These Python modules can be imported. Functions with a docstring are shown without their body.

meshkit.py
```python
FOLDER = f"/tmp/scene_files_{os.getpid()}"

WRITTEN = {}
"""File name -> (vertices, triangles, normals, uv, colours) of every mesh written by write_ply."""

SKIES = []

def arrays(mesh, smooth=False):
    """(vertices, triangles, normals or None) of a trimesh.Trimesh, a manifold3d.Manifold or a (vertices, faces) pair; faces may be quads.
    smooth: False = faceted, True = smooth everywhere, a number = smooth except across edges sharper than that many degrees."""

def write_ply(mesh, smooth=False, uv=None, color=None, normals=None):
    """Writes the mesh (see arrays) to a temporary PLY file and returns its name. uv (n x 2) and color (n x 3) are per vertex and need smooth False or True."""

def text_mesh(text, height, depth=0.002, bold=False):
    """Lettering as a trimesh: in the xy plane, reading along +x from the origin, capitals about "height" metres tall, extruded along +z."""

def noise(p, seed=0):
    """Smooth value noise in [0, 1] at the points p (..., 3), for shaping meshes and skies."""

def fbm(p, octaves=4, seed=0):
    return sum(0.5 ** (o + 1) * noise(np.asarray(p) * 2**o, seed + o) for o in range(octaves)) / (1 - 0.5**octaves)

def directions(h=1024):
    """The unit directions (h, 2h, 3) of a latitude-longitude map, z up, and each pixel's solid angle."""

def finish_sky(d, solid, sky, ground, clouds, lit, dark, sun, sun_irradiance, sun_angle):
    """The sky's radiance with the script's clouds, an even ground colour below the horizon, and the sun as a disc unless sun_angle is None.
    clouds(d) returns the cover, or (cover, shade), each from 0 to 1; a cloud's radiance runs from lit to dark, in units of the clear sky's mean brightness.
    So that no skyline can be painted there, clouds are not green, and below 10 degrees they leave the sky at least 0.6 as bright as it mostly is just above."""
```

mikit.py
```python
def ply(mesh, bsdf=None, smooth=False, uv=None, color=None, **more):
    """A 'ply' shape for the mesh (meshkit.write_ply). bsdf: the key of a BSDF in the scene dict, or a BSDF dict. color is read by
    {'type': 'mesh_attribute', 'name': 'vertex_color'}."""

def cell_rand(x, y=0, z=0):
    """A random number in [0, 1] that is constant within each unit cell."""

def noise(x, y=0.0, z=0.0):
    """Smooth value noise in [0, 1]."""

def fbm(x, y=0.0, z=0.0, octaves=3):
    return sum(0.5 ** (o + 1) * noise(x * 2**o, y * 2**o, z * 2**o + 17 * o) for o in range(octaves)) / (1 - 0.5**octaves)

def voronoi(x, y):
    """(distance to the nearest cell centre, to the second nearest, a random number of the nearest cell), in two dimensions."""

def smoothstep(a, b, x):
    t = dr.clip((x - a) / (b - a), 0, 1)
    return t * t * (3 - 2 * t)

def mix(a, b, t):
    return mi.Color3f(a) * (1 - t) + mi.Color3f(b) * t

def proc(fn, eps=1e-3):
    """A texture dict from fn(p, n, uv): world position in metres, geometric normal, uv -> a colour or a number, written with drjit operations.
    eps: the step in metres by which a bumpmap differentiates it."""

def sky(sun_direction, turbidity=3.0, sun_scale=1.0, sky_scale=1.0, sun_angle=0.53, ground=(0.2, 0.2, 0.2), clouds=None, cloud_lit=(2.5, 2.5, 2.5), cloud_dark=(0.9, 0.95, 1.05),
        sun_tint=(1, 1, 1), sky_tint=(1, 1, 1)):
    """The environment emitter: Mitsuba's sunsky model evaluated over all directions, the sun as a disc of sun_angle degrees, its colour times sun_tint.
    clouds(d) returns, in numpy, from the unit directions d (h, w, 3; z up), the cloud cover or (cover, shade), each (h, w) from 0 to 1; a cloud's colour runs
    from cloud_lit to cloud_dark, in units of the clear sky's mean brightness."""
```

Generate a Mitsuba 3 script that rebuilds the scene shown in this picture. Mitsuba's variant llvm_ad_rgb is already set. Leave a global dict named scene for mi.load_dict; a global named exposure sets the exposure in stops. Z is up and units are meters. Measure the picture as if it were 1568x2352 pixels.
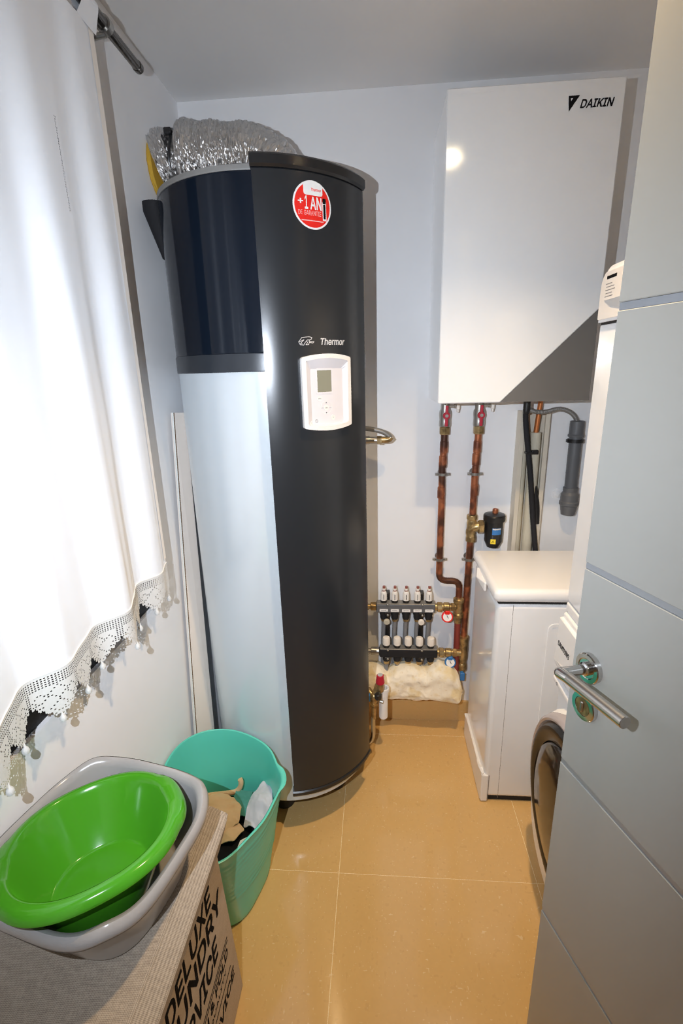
import math, random, numpy as np, trimesh, mitsuba as mi, drjit as dr, mikit, meshkit
from scipy.interpolate import CubicSpline
from scipy.spatial import ConvexHull
import shapely
from shapely.geometry import Polygon, box as sbox, Point
T = mi.ScalarTransform4f
random.seed(7); RNG = np.random.default_rng(7)
scene, labels = {}, {}

# ---------------------------------------------------------------- camera, light, exposure
exposure = 0.16
CAM_Z = 1.507
_fwd_pt = (-0.0774, 0.9551, -0.2863)          # where the lens looks
_up = (0.0050, 0.2875, 0.9578)                 # slight roll of the hand-held camera
scene['camera'] = {'type': 'perspective', 'fov': 2 * math.degrees(math.atan(784 / 1102.5)), 'fov_axis': 'x', 'near_clip': 0.01, 'far_clip': 50.0,
                   'to_world': T().look_at(origin=[0, 0, CAM_Z], target=[_fwd_pt[0], _fwd_pt[1], CAM_Z + _fwd_pt[2]], up=list(_up))}
# the photographer's flash, held to the left of the lens
scene['flash'] = {'type': 'spot', 'intensity': {'type': 'rgb', 'value': [4.25, 4.7, 5.35]}, 'beam_width': 25.0, 'cutoff_angle': 58.0,
                  'to_world': T().look_at(origin=[-0.158, 0.02, 1.55], target=[-0.34, 1.6, 1.15], up=[0, 0, 1])}
LAMP = (0.27, 0.86, 2.322)                      # warm ceiling lamp
LAMP_RADIANCE = [2650.0, 1890.0, 1040.0]

# ---------------------------------------------------------------- helpers
def arr(m): return np.asarray(m.vertices), np.asarray(m.faces)
def cat(*ms):
    ms = [m for m in ms if m is not None]
    return trimesh.util.concatenate(ms) if len(ms) > 1 else ms[0]
def mesh(v, f): return trimesh.Trimesh(np.asarray(v, float), np.asarray(f, int), process=False)
def obj(name, m, mat, parent=None, smooth=35, **kw):
    key = (parent + '__' + name) if parent else name
    if key in scene:
        i = 1
        while f'{key}_{i:03d}' in scene: i += 1
        key = f'{key}_{i:03d}'
    scene[key] = mikit.ply(m, mat, smooth=smooth, **kw)
    return key
def lab(key, label, cat_=None, group=None, kind=None):
    d = {'label': label}
    if cat_: d['category'] = cat_
    if group: d['group'] = group
    if kind: d['kind'] = kind
    labels[key] = d
    return key
def struct(name, m, mat, label=None, smooth=False):
    k = obj(name, m, mat, smooth=smooth)
    labels[k] = {'kind': 'structure'}
    if label: labels[k]['label'] = label
    return k
def hull(pts):
    pts = np.asarray(pts, float)
    h = trimesh.convex.convex_hull(pts)
    return h
_ICO = trimesh.creation.icosphere(subdivisions=1).vertices
_ICO2 = trimesh.creation.icosphere(subdivisions=2).vertices
def bx(x0, x1, y0, y1, z0, z1):
    return trimesh.creation.box(bounds=[[x0, y0, z0], [x1, y1, z1]])
def rb(x0, x1, y0, y1, z0, z1, r=0.003, fine=False):
    c = np.array([[x, y, z] for x in (x0 + r, x1 - r) for y in (y0 + r, y1 - r) for z in (z0 + r, z1 - r)])
    return hull((c[:, None] + r * (_ICO2 if fine else _ICO)[None]).reshape(-1, 3))
def chbox(x0, x1, y0, y1, z0, z1, c=0.001):
    p = []
    for sx, x in ((1, x0), (-1, x1)):
        for sy, y in ((1, y0), (-1, y1)):
            for sz, z in ((1, z0), (-1, z1)):
                p += [[x, y + sy * c, z + sz * c], [x + sx * c, y, z + sz * c], [x + sx * c, y + sy * c, z]]
    return hull(p)
def frame_to(d):
    d = np.asarray(d, float); d = d / np.linalg.norm(d)
    a = np.array([1.0, 0, 0]) if abs(d[0]) < 0.9 else np.array([0, 1.0, 0])
    x = np.cross(a, d); x /= np.linalg.norm(x)
    return np.c_[x, np.cross(d, x), d]
def lathe(prof, at=(0, 0, 0), axis=(0, 0, 1), n=32):
    p = np.asarray(prof, float)
    ang = np.arange(n) * 2 * np.pi / n
    v = np.stack([p[:, None, 0] * np.cos(ang), p[:, None, 0] * np.sin(ang), np.repeat(p[:, 1:2], n, 1)], -1).reshape(-1, 3)
    f = []
    for i in range(len(p) - 1):
        for j in range(n):
            a, b, c, d = i * n + j, i * n + (j + 1) % n, (i + 1) * n + (j + 1) % n, (i + 1) * n + j
            f += [[a, b, c], [a, c, d]]
    m = trimesh.Trimesh(v, f, process=True)
    m.update_faces(m.nondegenerate_faces())
    R = frame_to(axis)
    return mesh(m.vertices @ R.T + np.asarray(at), m.faces)
def cyl(p0, p1, r, n=20, r1=None, c=0.0):
    p0, p1 = np.asarray(p0, float), np.asarray(p1, float)
    L = np.linalg.norm(p1 - p0); r1 = r if r1 is None else r1
    prof = [(0, 0), (r - c, 0), (r, c), (r1, L - c), (r1 - c, L), (0, L)] if c else [(0, 0), (r, 0), (r1, L), (0, L)]
    return lathe(prof, p0, p1 - p0, n)
def ball(c, r, sub=2):
    m = trimesh.creation.icosphere(subdivisions=sub, radius=r); m.apply_translation(c); return m
def spline(pts, n):
    p = np.asarray(pts, float)
    d = np.r_[0, np.cumsum(np.linalg.norm(np.diff(p, axis=0), axis=1) ** 0.75)]
    return CubicSpline(d, p)(np.linspace(0, d[-1], n))
def rounded(pts, r, n=6):
    """polyline with its inner corners rounded (pipe bends)"""
    p = [np.asarray(q, float) for q in pts]; out = [p[0]]
    for a, b, c in zip(p, p[1:], p[2:]):
        u, w = (a - b) / np.linalg.norm(a - b), (c - b) / np.linalg.norm(c - b)
        k = min(r, 0.49 * np.linalg.norm(a - b), 0.49 * np.linalg.norm(c - b))
        s, e = b + u * k, b + w * k
        for t in np.linspace(0, 1, n):
            out.append((1 - t) ** 2 * s + 2 * t * (1 - t) * b + t * t * e)
    out.append(p[-1]); return np.array(out)
def tube(pts, r, n=14, caps=True):
    p = np.asarray(pts, float); t = np.gradient(p, axis=0); t /= np.linalg.norm(t, axis=1, keepdims=True)
    rr = np.broadcast_to(np.asarray(r, float), (len(p),))
    x = frame_to(t[0])[:, 0]; rings = []
    ang = np.arange(n) * 2 * np.pi / n
    for i in range(len(p)):
        x = x - t[i] * (x @ t[i]); x /= np.linalg.norm(x); y = np.cross(t[i], x)
        rings.append(p[i] + rr[i] * (np.cos(ang)[:, None] * x + np.sin(ang)[:, None] * y))
    return loft(rings, caps)
def loft(rings, caps=True, closed=True):
    n = len(rings[0]); v = np.vstack(rings); f = []
    for i in range(len(rings) - 1):
        for j in range(n if closed else n - 1):
            a, b = i * n + j, i * n + (j + 1) % n
            f += [[a, b, b + n], [a, b + n, a + n]]
    v = list(v)
    if caps:
        for k, s in ((0, -1), (len(rings) - 1, 1)):
            v.append(np.mean(rings[k], axis=0)); c = len(v) - 1
            for j in range(n):
                a, b = k * n + j, k * n + (j + 1) % n
                f.append([a, b, c] if s > 0 else [b, a, c])
    return mesh(v, f)
def grid(P):
    """(n, m, 3) points -> sheet"""
    n, m = P.shape[:2]; i, j = np.meshgrid(np.arange(n - 1), np.arange(m - 1), indexing='ij')
    q = np.stack([i * m + j, (i + 1) * m + j, (i + 1) * m + j + 1, i * m + j + 1], -1).reshape(-1, 4)
    return mesh(P.reshape(-1, 3), np.vstack([q[:, [0, 1, 2]], q[:, [0, 2, 3]]]))
def extr(poly, h):
    gs = getattr(poly, 'geoms', [poly])
    return cat(*[trimesh.creation.extrude_polygon(g, h, engine='earcut') for g in gs])
def place(m, o, ex, ey, ez=None):
    ex, ey = np.asarray(ex, float), np.asarray(ey, float)
    ez = np.cross(ex, ey) if ez is None else np.asarray(ez, float)
    return mesh(np.asarray(m.vertices) @ np.array([ex, ey, ez]) + np.asarray(o, float), m.faces)
def text(s, h, d=0.0008, bold=False, w=None, slant=0.0, centre=False):
    m = meshkit.text_mesh(s, h, d, bold)
    v = np.array(m.vertices); v[:, 0] -= v[:, 0].min()
    if w: v[:, 0] *= w / v[:, 0].max()
    v[:, 0] += slant * v[:, 1]
    if centre: v[:, 0] -= v[:, 0].max() / 2
    return mesh(v, m.faces)
def wrap(m, C, R, th0, z0):
    """bend a flat mesh (x right, y up, z out) onto an upright cylinder; th from -Y towards +X"""
    v = np.asarray(m.vertices); th = math.radians(th0) + v[:, 0] / R; r = R + v[:, 2]
    return mesh(np.c_[C[0] + r * np.sin(th), C[1] - r * np.cos(th), z0 + v[:, 1]], m.faces)
def sub(m, e):
    v, f = trimesh.remesh.subdivide_to_size(m.vertices, m.faces, e, max_iter=12); return trimesh.Trimesh(v, f)
def superell(a, b, n=2.0, k=72, rot=0.0):
    t = np.arange(k) * 2 * np.pi / k
    x = a * np.sign(np.cos(t)) * np.abs(np.cos(t)) ** (2 / n); y = b * np.sign(np.sin(t)) * np.abs(np.sin(t)) ** (2 / n)
    c, s = math.cos(rot), math.sin(rot)
    return np.c_[c * x - s * y, s * x + c * y], t
def rrect(w, h, r, n=5):
    return sbox(-w / 2 + r, -h / 2 + r, w / 2 - r, h / 2 - r).buffer(r, quad_segs=n)
def arcshell(C, R0, R1, t0, t1, z0, z1, n=40, bev=0.0):
    """solid curved slab around an upright axis"""
    th = np.radians(np.linspace(t0, t1, n)); rings = []
    for t in th:
        prof = [(R0, z0), (R1 - bev, z0), (R1, z0 + bev), (R1, z1 - bev), (R1 - bev, z1), (R0, z1)]
        rings.append(np.array([[C[0] + r * math.sin(t), C[1] - r * math.cos(t), z] for r, z in prof]))
    return loft(rings)

# ---------------------------------------------------------------- materials
def mat(name, col, rough=0.5, metal=0.0, spec=0.5, two=True, **kw):
    c = {'type': 'rgb', 'value': list(col)} if isinstance(col, (tuple, list)) else mikit.proc(col)
    d = {'type': 'principled', 'base_color': c, 'roughness': rough, 'metallic': metal, 'specular': spec, **kw}
    scene[name] = {'type': 'twosided', 'bsdf': d} if two else d
    return name
def f_paint(p, n, uv):
    v = mikit.fbm(p.x * 9, p.y * 9, p.z * 9, 3)
    return mikit.mix((0.765, 0.765, 0.775), (0.80, 0.80, 0.805), v)
def f_tile(p, n, uv):
    a = mikit.fbm(p.x * 3.1 + 4, p.y * 3.1, p.z * 3.1, 4); b = mikit.fbm(p.x * 90, p.y * 90, p.z * 90 + 7, 3)
    g = mikit.noise(p.x * 210, p.y * 210, p.z * 210)
    c = mikit.mix((0.60, 0.375, 0.142), (0.67, 0.435, 0.182), a * 0.6 + b * 0.4)
    c = mikit.mix(c, (0.50, 0.29, 0.10), mikit.smoothstep(0.66, 0.85, b) * 0.3)
    return mikit.mix(c, (0.80, 0.64, 0.42), mikit.smoothstep(0.88, 0.97, g) * 0.5)
def f_copper(p, n, uv):
    a = mikit.fbm(p.x * 40, p.y * 40, p.z * 22, 4); b = mikit.noise(p.x * 12 + 3, p.y * 12, p.z * 16)
    c = mikit.mix((0.42, 0.14, 0.06), (0.17, 0.055, 0.03), mikit.smoothstep(0.35, 0.62, a))
    return mikit.mix(c, (0.05, 0.028, 0.02), mikit.smoothstep(0.58, 0.72, b) * 0.75)
def f_brass(p, n, uv):
    a = mikit.fbm(p.x * 60, p.y * 60, p.z * 60, 3)
    return mikit.mix((0.26, 0.175, 0.08), (0.50, 0.36, 0.17), mikit.smoothstep(0.3, 0.7, a))
def f_wool(p, n, uv):
    a = mikit.fbm(p.x * 22, p.y * 22, p.z * 22, 4); b = mikit.fbm(p.x * 120, p.y * 120, p.z * 120, 2)
    c = mikit.mix((0.80, 0.66, 0.40), (0.90, 0.82, 0.66), mikit.smoothstep(0.3, 0.55, a))
    return mikit.mix(c, (0.62, 0.46, 0.24), mikit.smoothstep(0.6, 0.85, b) * 0.35)
def f_linen(p, n, uv):
    w = 0.5 + 0.25 * dr.sin(p.y * 3000 + 1.5 * dr.sin(p.x * 40)) + 0.25 * dr.sin((p.x + p.z) * 2700)
    w = w * 0.6 + mikit.noise(p.x * 900, p.y * 300, p.z * 900) * 0.25 + mikit.noise(p.x * 60, p.y * 400, p.z * 60) * 0.15
    return mikit.mix((0.22, 0.185, 0.15), (0.44, 0.375, 0.305), mikit.smoothstep(0.15, 0.85, w))
def f_printed(p, n, uv):
    w = mikit.noise(p.x * 500, p.y * 500, p.z * 240) * 0.5 + mikit.fbm(p.x * 40, p.y * 40, p.z * 40, 3) * 0.5
    return mikit.mix((0.31, 0.25, 0.19), (0.43, 0.35, 0.27), w)
def f_pipe_red(p, n, uv):
    a = mikit.fbm(p.x * 30, p.y * 30, p.z * 14, 3)
    return mikit.mix((0.20, 0.03, 0.025), (0.30, 0.06, 0.045), a)
mat('m_wall', f_paint, 0.75, spec=0.25)
mat('m_ceiling', (0.70, 0.695, 0.69), 0.9, spec=0.1)
mat('m_tile', f_tile, 0.11, spec=0.55)
mat('m_grout', (0.88, 0.72, 0.46), 0.7)
mat('m_doorpaint', (0.385, 0.385, 0.36), 0.24, spec=0.4)
mat('m_inlay', (0.42, 0.44, 0.47), 0.35, metal=0.5)
mat('m_seam', (0.20, 0.18, 0.16), 0.8)
mat('m_ringblack', (0.008, 0.008, 0.008), 0.22, spec=0.25)
mat('m_gap', (0.015, 0.014, 0.013), 0.8)
mat('m_whitegloss', (0.80, 0.80, 0.80), 0.12, spec=0.5)
mat('m_whitesatin', (0.80, 0.79, 0.78), 0.3, spec=0.5)
mat('m_boxwhite', (0.75, 0.75, 0.745), 0.13, spec=0.5)
mat('m_boxgrey', (0.115, 0.11, 0.105), 0.35)
mat('m_heater', (0.62, 0.675, 0.715), 0.22, metal=0.15, spec=0.5)
mat('m_anthracite', (0.016, 0.018, 0.021), 0.26, metal=0.0, spec=0.5)
mat('m_darkgloss', (0.006, 0.010, 0.018), 0.07, spec=0.42)
mat('m_band', (0.030, 0.035, 0.043), 0.28, spec=0.4)
mat('m_black', (0.012, 0.012, 0.013), 0.3)
mat('m_blackmatt', (0.014, 0.014, 0.016), 0.75, spec=0.3)
mat('m_capgrey', (0.22, 0.215, 0.205), 0.45)
mat('m_foil', (0.74, 0.73, 0.72), 0.27, metal=1.0)
mat('m_wool', f_wool, 1.0, spec=0.1)
mat('m_yellowwool', (0.55, 0.34, 0.05), 1.0, spec=0.1)
mat('m_copper', f_copper, 0.38, metal=0.55)
mat('m_coppernew', (0.62, 0.21, 0.07), 0.3, metal=0.6)
mat('m_brass', f_brass, 0.3, metal=0.75)
mat('m_nickel', (0.42, 0.41, 0.385), 0.3, metal=0.9)
mat('m_chrome', (0.62, 0.61, 0.59), 0.08, metal=1.0)
mat('m_steel', (0.56, 0.54, 0.51), 0.26, metal=1.0)
mat('m_redlever', (0.42, 0.012, 0.03), 0.35)
mat('m_red', (0.78, 0.018, 0.012), 0.4)
mat('m_redpipe', f_pipe_red, 0.4, metal=0.25)
mat('m_blue', (0.03, 0.16, 0.42), 0.4)
mat('m_yellow', (0.80, 0.60, 0.03), 0.5)
mat('m_paper', (0.82, 0.80, 0.77), 0.6)
mat('m_ink', (0.006, 0.006, 0.007), 0.95, spec=0.08)
mat('m_greyink', (0.16, 0.16, 0.17), 0.6)
mat('m_palepink', (0.86, 0.45, 0.42), 0.5)
mat('m_silverink', (0.66, 0.66, 0.66), 0.3, metal=0.4)
mat('m_screen', (0.20, 0.20, 0.15), 0.15)
mat('m_screendark', (0.09, 0.10, 0.085), 0.2)
mat('m_panelwhite', (0.60, 0.58, 0.60), 0.25)
mat('m_panelcream', (0.68, 0.65, 0.62), 0.25)
mat('m_pex', (0.19, 0.195, 0.205), 0.4)
mat('m_greyplastic', (0.105, 0.108, 0.115), 0.45)
mat('m_hose', (0.20, 0.19, 0.175), 0.4, metal=0.3)
mat('m_beige', (0.56, 0.51, 0.42), 0.5)
mat('m_foam', (0.50, 0.46, 0.36), 0.7)
mat('m_cap', (0.80, 0.74, 0.66), 0.4)
mat('m_clear', (0.80, 0.76, 0.70), 0.2)
mat('m_green', (0.052, 0.255, 0.013), 0.13, spec=0.5)
mat('m_greybasin', (0.30, 0.29, 0.285), 0.16, spec=0.5)
mat('m_turquoise', (0.10, 0.54, 0.43), 0.35)
mat('m_linen', f_linen, 0.9, spec=0.15)
mat('m_printed', f_printed, 0.85, spec=0.2)
mat('m_curtain', (0.75, 0.765, 0.79), 0.9, spec=0.05)
mat('m_hem', (0.78, 0.73, 0.67), 0.9, spec=0.05)
mat('m_lace', (0.60, 0.595, 0.575), 0.9, spec=0.05)
mat('m_rod', (0.16, 0.15, 0.14), 0.2, metal=1.0)
mat('m_windowframe', (0.008, 0.008, 0.009), 0.5, spec=0.3)
mat('m_board', (0.78, 0.70, 0.63), 0.5)
mat('m_brownline', (0.12, 0.07, 0.035), 0.7)
mat('m_boardedge', (0.66, 0.66, 0.62), 0.6)
mat('m_beigecloth', (0.60, 0.40, 0.24), 0.85, spec=0.1)
mat('m_greycloth', (0.50, 0.50, 0.56), 0.85, spec=0.1)
mat('m_tealcloth', (0.06, 0.22, 0.19), 0.85, spec=0.1)
mat('m_whitecloth', (0.85, 0.83, 0.80), 0.85, spec=0.1)
mat('m_blackcloth', (0.008, 0.008, 0.010), 0.95, spec=0.1)
mat('m_drum', (0.018, 0.013, 0.010), 0.1, spec=0.5)
mat('m_rust', (0.22, 0.06, 0.045), 0.4)
mat('m_pinkgrey', (0.45, 0.40, 0.40), 0.2, metal=0.4)
scene['m_glass'] = {'type': 'thindielectric', 'int_ior': 1.5}

# ---------------------------------------------------------------- room shell
XL, XR, YB, YF, ZC = -0.64, 1.15, 1.812, -0.02, 2.34
YH = -1.30                                                       # end of the hall behind the photographer
k = struct('floor', bx(XL - 0.15, XR + 0.15, YH - 0.1, YB + 0.1, -0.12, -0.0004), 'm_grout', 'polished beige stone tile floor with thin pale joints')
xs = [XL] + [x for x in (-0.129, 0.471, 1.071) if x < XR] + [XR]
ys = [YH] + [1.106 + 0.6 * i for i in (-4, -3, -2, -1, 0, 1) if YH < 1.106 + 0.6 * i < YB] + [YB]
for i in range(len(xs) - 1):
    for j in range(len(ys) - 1):
        g = 0.0007
        obj('tile', chbox(xs[i] + g, xs[i + 1] - g, ys[j] + g, ys[j + 1] - g, -0.02, 0.0, 0.0002), 'm_tile', 'floor', smooth=False)
struct('ceiling', bx(XL - 0.15, XR + 0.15, YH - 0.1, YB + 0.1, ZC, ZC + 0.1), 'm_ceiling', 'plain matt ceiling')
struct('wall_back', bx(XL - 0.15, XR + 0.15, YB, YB + 0.1, -0.05, ZC), 'm_wall', 'white painted back wall')
struct('wall_right', bx(XR, XR + 0.1, YH - 0.1, YB, -0.05, ZC), 'm_wall', 'white painted wall behind the laundry machines')
WY0, WY1, WZ0, WZ1 = 0.20, 1.225, 0.868, 2.06
wl = sbox(YH - 0.1, -0.05, YB, ZC).difference(sbox(WY0, WZ0, WY1, WZ1))
struct('wall_left', place(extr(wl, 0.15), (XL, 0, 0), (0, 1, 0), (0, 0, 1), (-1, 0, 0)), 'm_wall', 'white painted wall with the curtained window')
DX0, DX1 = -0.24, 0.60
wf = sbox(XL, -0.05, XR, ZC).difference(sbox(DX0, -0.06, DX1, 2.05))
struct('wall_front', place(extr(wf, 0.10), (0, YF, 0), (1, 0, 0), (0, 0, 1), (0, -1, 0)), 'm_wall', 'white wall with the doorway')
struct('wall_hall', bx(XL - 0.15, XR + 0.15, YH - 0.1, YH, -0.05, ZC), 'm_wall', 'white wall of the hall behind the doorway')
# skirting tiles along the walls
def skirting(name, runs, label):
    struct(name, cat(*[bx(*r[:4], 0.0, 0.096) for r in runs]), 'm_grout', label)
    for x0, x1, y0, y1 in runs:
        along_x = (x1 - x0) > (y1 - y0)
        a, b = (x0, x1) if along_x else (y0, y1)
        cuts = [a] + [c for c in ((-0.129, 0.471) if along_x else (-0.094, 0.506, 1.106, 1.706)) if a + 0.02 < c < b - 0.02] + [b]
        for u, w in zip(cuts, cuts[1:]):
            e = 0.002
            m = chbox(u + 0.0006, w - 0.0006, y0 - e, y1, 0.001, 0.1, 0.0012) if along_x else \
                chbox(x0 - (e if x1 > 0.5 else -0.0), x1 + (e if x1 < 0.5 else 0), u + 0.0006, w - 0.0006, 0.001, 0.1, 0.0012)
            obj('tile', m, 'm_tile', name, smooth=False)
skirting('baseboard_back', [(XL + 0.012, XR - 0.012, YB - 0.009, YB)], 'beige tile skirting under the pipes')
skirting('baseboard_left', [(XL, XL + 0.009, 0.0, YB)], 'beige tile skirting under the window')

# ---------------------------------------------------------------- window (dark outside)
fr = sbox(WY0, WZ0, WY1, WZ1)
mid = (WY0 + WY1) / 2
holes = [sbox(WY0 + 0.075, WZ0 + 0.085, mid - 0.045, WZ1 - 0.075), sbox(mid + 0.045, WZ0 + 0.085, WY1 - 0.075, WZ1 - 0.075)]
m = place(extr(fr.difference(holes[0]).difference(holes[1]), 0.06), (XL - 0.012, 0, 0), (0, 1, 0), (0, 0, 1), (-1, 0, 0))
struct('window_1', m, 'm_windowframe', 'black framed window behind the white curtain')
for h in holes:
    y0, z0, y1, z1 = h.bounds
    obj('pane', bx(XL - 0.044, XL - 0.040, y0 - 0.01, y1 + 0.01, z0 - 0.01, z1 + 0.01), 'm_glass', 'window_1', smooth=False)
for i in range(24):                                               # closed roller shutter outside the glass
    z = WZ0 + i * 0.05
    obj('shutter_slat', chbox(XL - 0.13, XL - 0.118, WY0, WY1, z, min(z + 0.048, WZ1), 0.003), 'm_windowframe', 'window_1', smooth=False)

# ---------------------------------------------------------------- ceiling lamp
lab('ceiling_lamp', 'round warm ceiling lamp overhead in front of the wall unit', 'lamp')
obj('housing', lathe([(0, 0), (0.075, 0), (0.078, -0.004), (0.078, -0.072), (0.072, -0.078), (0.048, -0.078), (0.045, -0.076), (0.036, -0.014), (0, -0.014)][::-1], (LAMP[0], LAMP[1], ZC)), 'm_whitesatin', 'ceiling_lamp')
dk = lathe([(0, 0), (0.028, 0)], (LAMP[0], LAMP[1], LAMP[2]), (0, 0, 1), 24)
vv, ff = arr(dk)
if np.cross(vv[ff[0][1]] - vv[ff[0][0]], vv[ff[0][2]] - vv[ff[0][0]])[2] > 0: ff = ff[:, ::-1]
obj('bulb', mesh(vv, ff), 'm_paper', 'ceiling_lamp', smooth=False, emitter={'type': 'area', 'radiance': {'type': 'rgb', 'value': LAMP_RADIANCE}})

# ---------------------------------------------------------------- door standing open on the right
labels['door_1'] = {'kind': 'structure', 'label': 'pale grey lacquered door with horizontal inlay lines, standing open'}
P0, DV, DN = np.array([0.3417, 0.7674, 0.0]), np.array([0.317, -0.9484, 0]), np.array([-0.9484, -0.317, 0])
DW, DT = 0.72, 0.036
def dpl(m): return place(m, P0, DV, (0, 0, 1), DN)                # x along the leaf, y up, z out of the visible face
zg = [0.392, 0.785, 1.183, 1.581]; hg = 0.011
obj('core', dpl(bx(0, DW, 0.006, 2.03, -DT, -0.006)), 'm_doorpaint', 'door_1', smooth=False)
zz = [0.006] + zg + [2.03]
for i in range(5):
    a = zz[i] + (hg / 2 if i else 0); b = zz[i + 1] - (hg / 2 if i < 4 else 0)
    obj('panel', dpl(chbox(0, DW, a, b, -0.0055, 0, 0.0012)), 'm_doorpaint', 'door_1', smooth=False)
for z in zg:
    obj('inlay_strip', dpl(bx(0.0005, DW, z - hg / 2 + 0.0004, z + hg / 2 - 0.0004, -0.0056, -0.0022)), 'm_inlay', 'door_1', smooth=False)
hk = 'door_1__handle'
hx, hz = 0.042, 1.013
ros = lathe([(0, 0), (0.026, 0), (0.026, 0.008), (0.0245, 0.0098), (0.018, 0.0100), (0.0165, 0.0092), (0, 0.0092)], (hx, hz, 0), (0, 0, 1), 48)
obj('rosette', dpl(ros), 'm_chrome', 'door_1', smooth=25)
neck = tube([(hx, hz, 0.0085), (hx, hz, 0.020), (hx, hz, 0.048)], [0.0085, 0.0085, 0.0092], 20)
col_ = lathe([(0.0085, 0), (0.0115, 0.0), (0.0115, 0.006), (0.0085, 0.008)], (hx, hz, 0.009), (0, 0, 1), 24)
kneeL = hull(np.vstack([np.array([hx, hz, 0.044]) + 0.0092 * _ICO2, np.array([hx - 0.002, hz, 0.058]) + 0.0098 * _ICO2]))
kneeR = hull(np.vstack([np.array([hx - 0.002, hz, 0.058]) + 0.0098 * _ICO2, np.array([hx + 0.018, hz + 0.001, 0.056]) + 0.0095 * _ICO2]))
obj('handle', dpl(cat(neck, col_, kneeL, kneeR)), 'm_chrome', 'door_1', smooth=35)
obj('lever', dpl(cyl((hx + 0.016, hz + 0.001, 0.056), (hx + 0.130, hz + 0.007, 0.056), 0.0098, 28, c=0.0008)), 'm_steel', hk, smooth=30)
lx, lz = 0.044, 0.939
obj('escutcheon', dpl(lathe([(0, 0), (0.026, 0), (0.026, 0.0075), (0.0245, 0.0092), (0.017, 0.0094), (0.0165, 0.0082), (0, 0.0082)], (lx, lz, 0), (0, 0, 1), 48)), 'm_chrome', 'door_1', smooth=25)
obj('lock_plate', dpl(lathe([(0, 0.008), (0.0155, 0.008), (0.0155, 0.0092), (0, 0.0092)], (lx, lz, 0), (0, 0, 1), 32)), 'm_brass', 'door_1__escutcheon')
obj('keyhole', dpl(hull(np.array([(lx, lz + s, 0.0105) for s in (-0.007, 0.007)])[:, None].repeat(42, 1).reshape(-1, 3) + np.tile(_ICO * [0.0038, 0.0038, 0.0022], (2, 1)))), 'm_steel', 'door_1__escutcheon')

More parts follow.
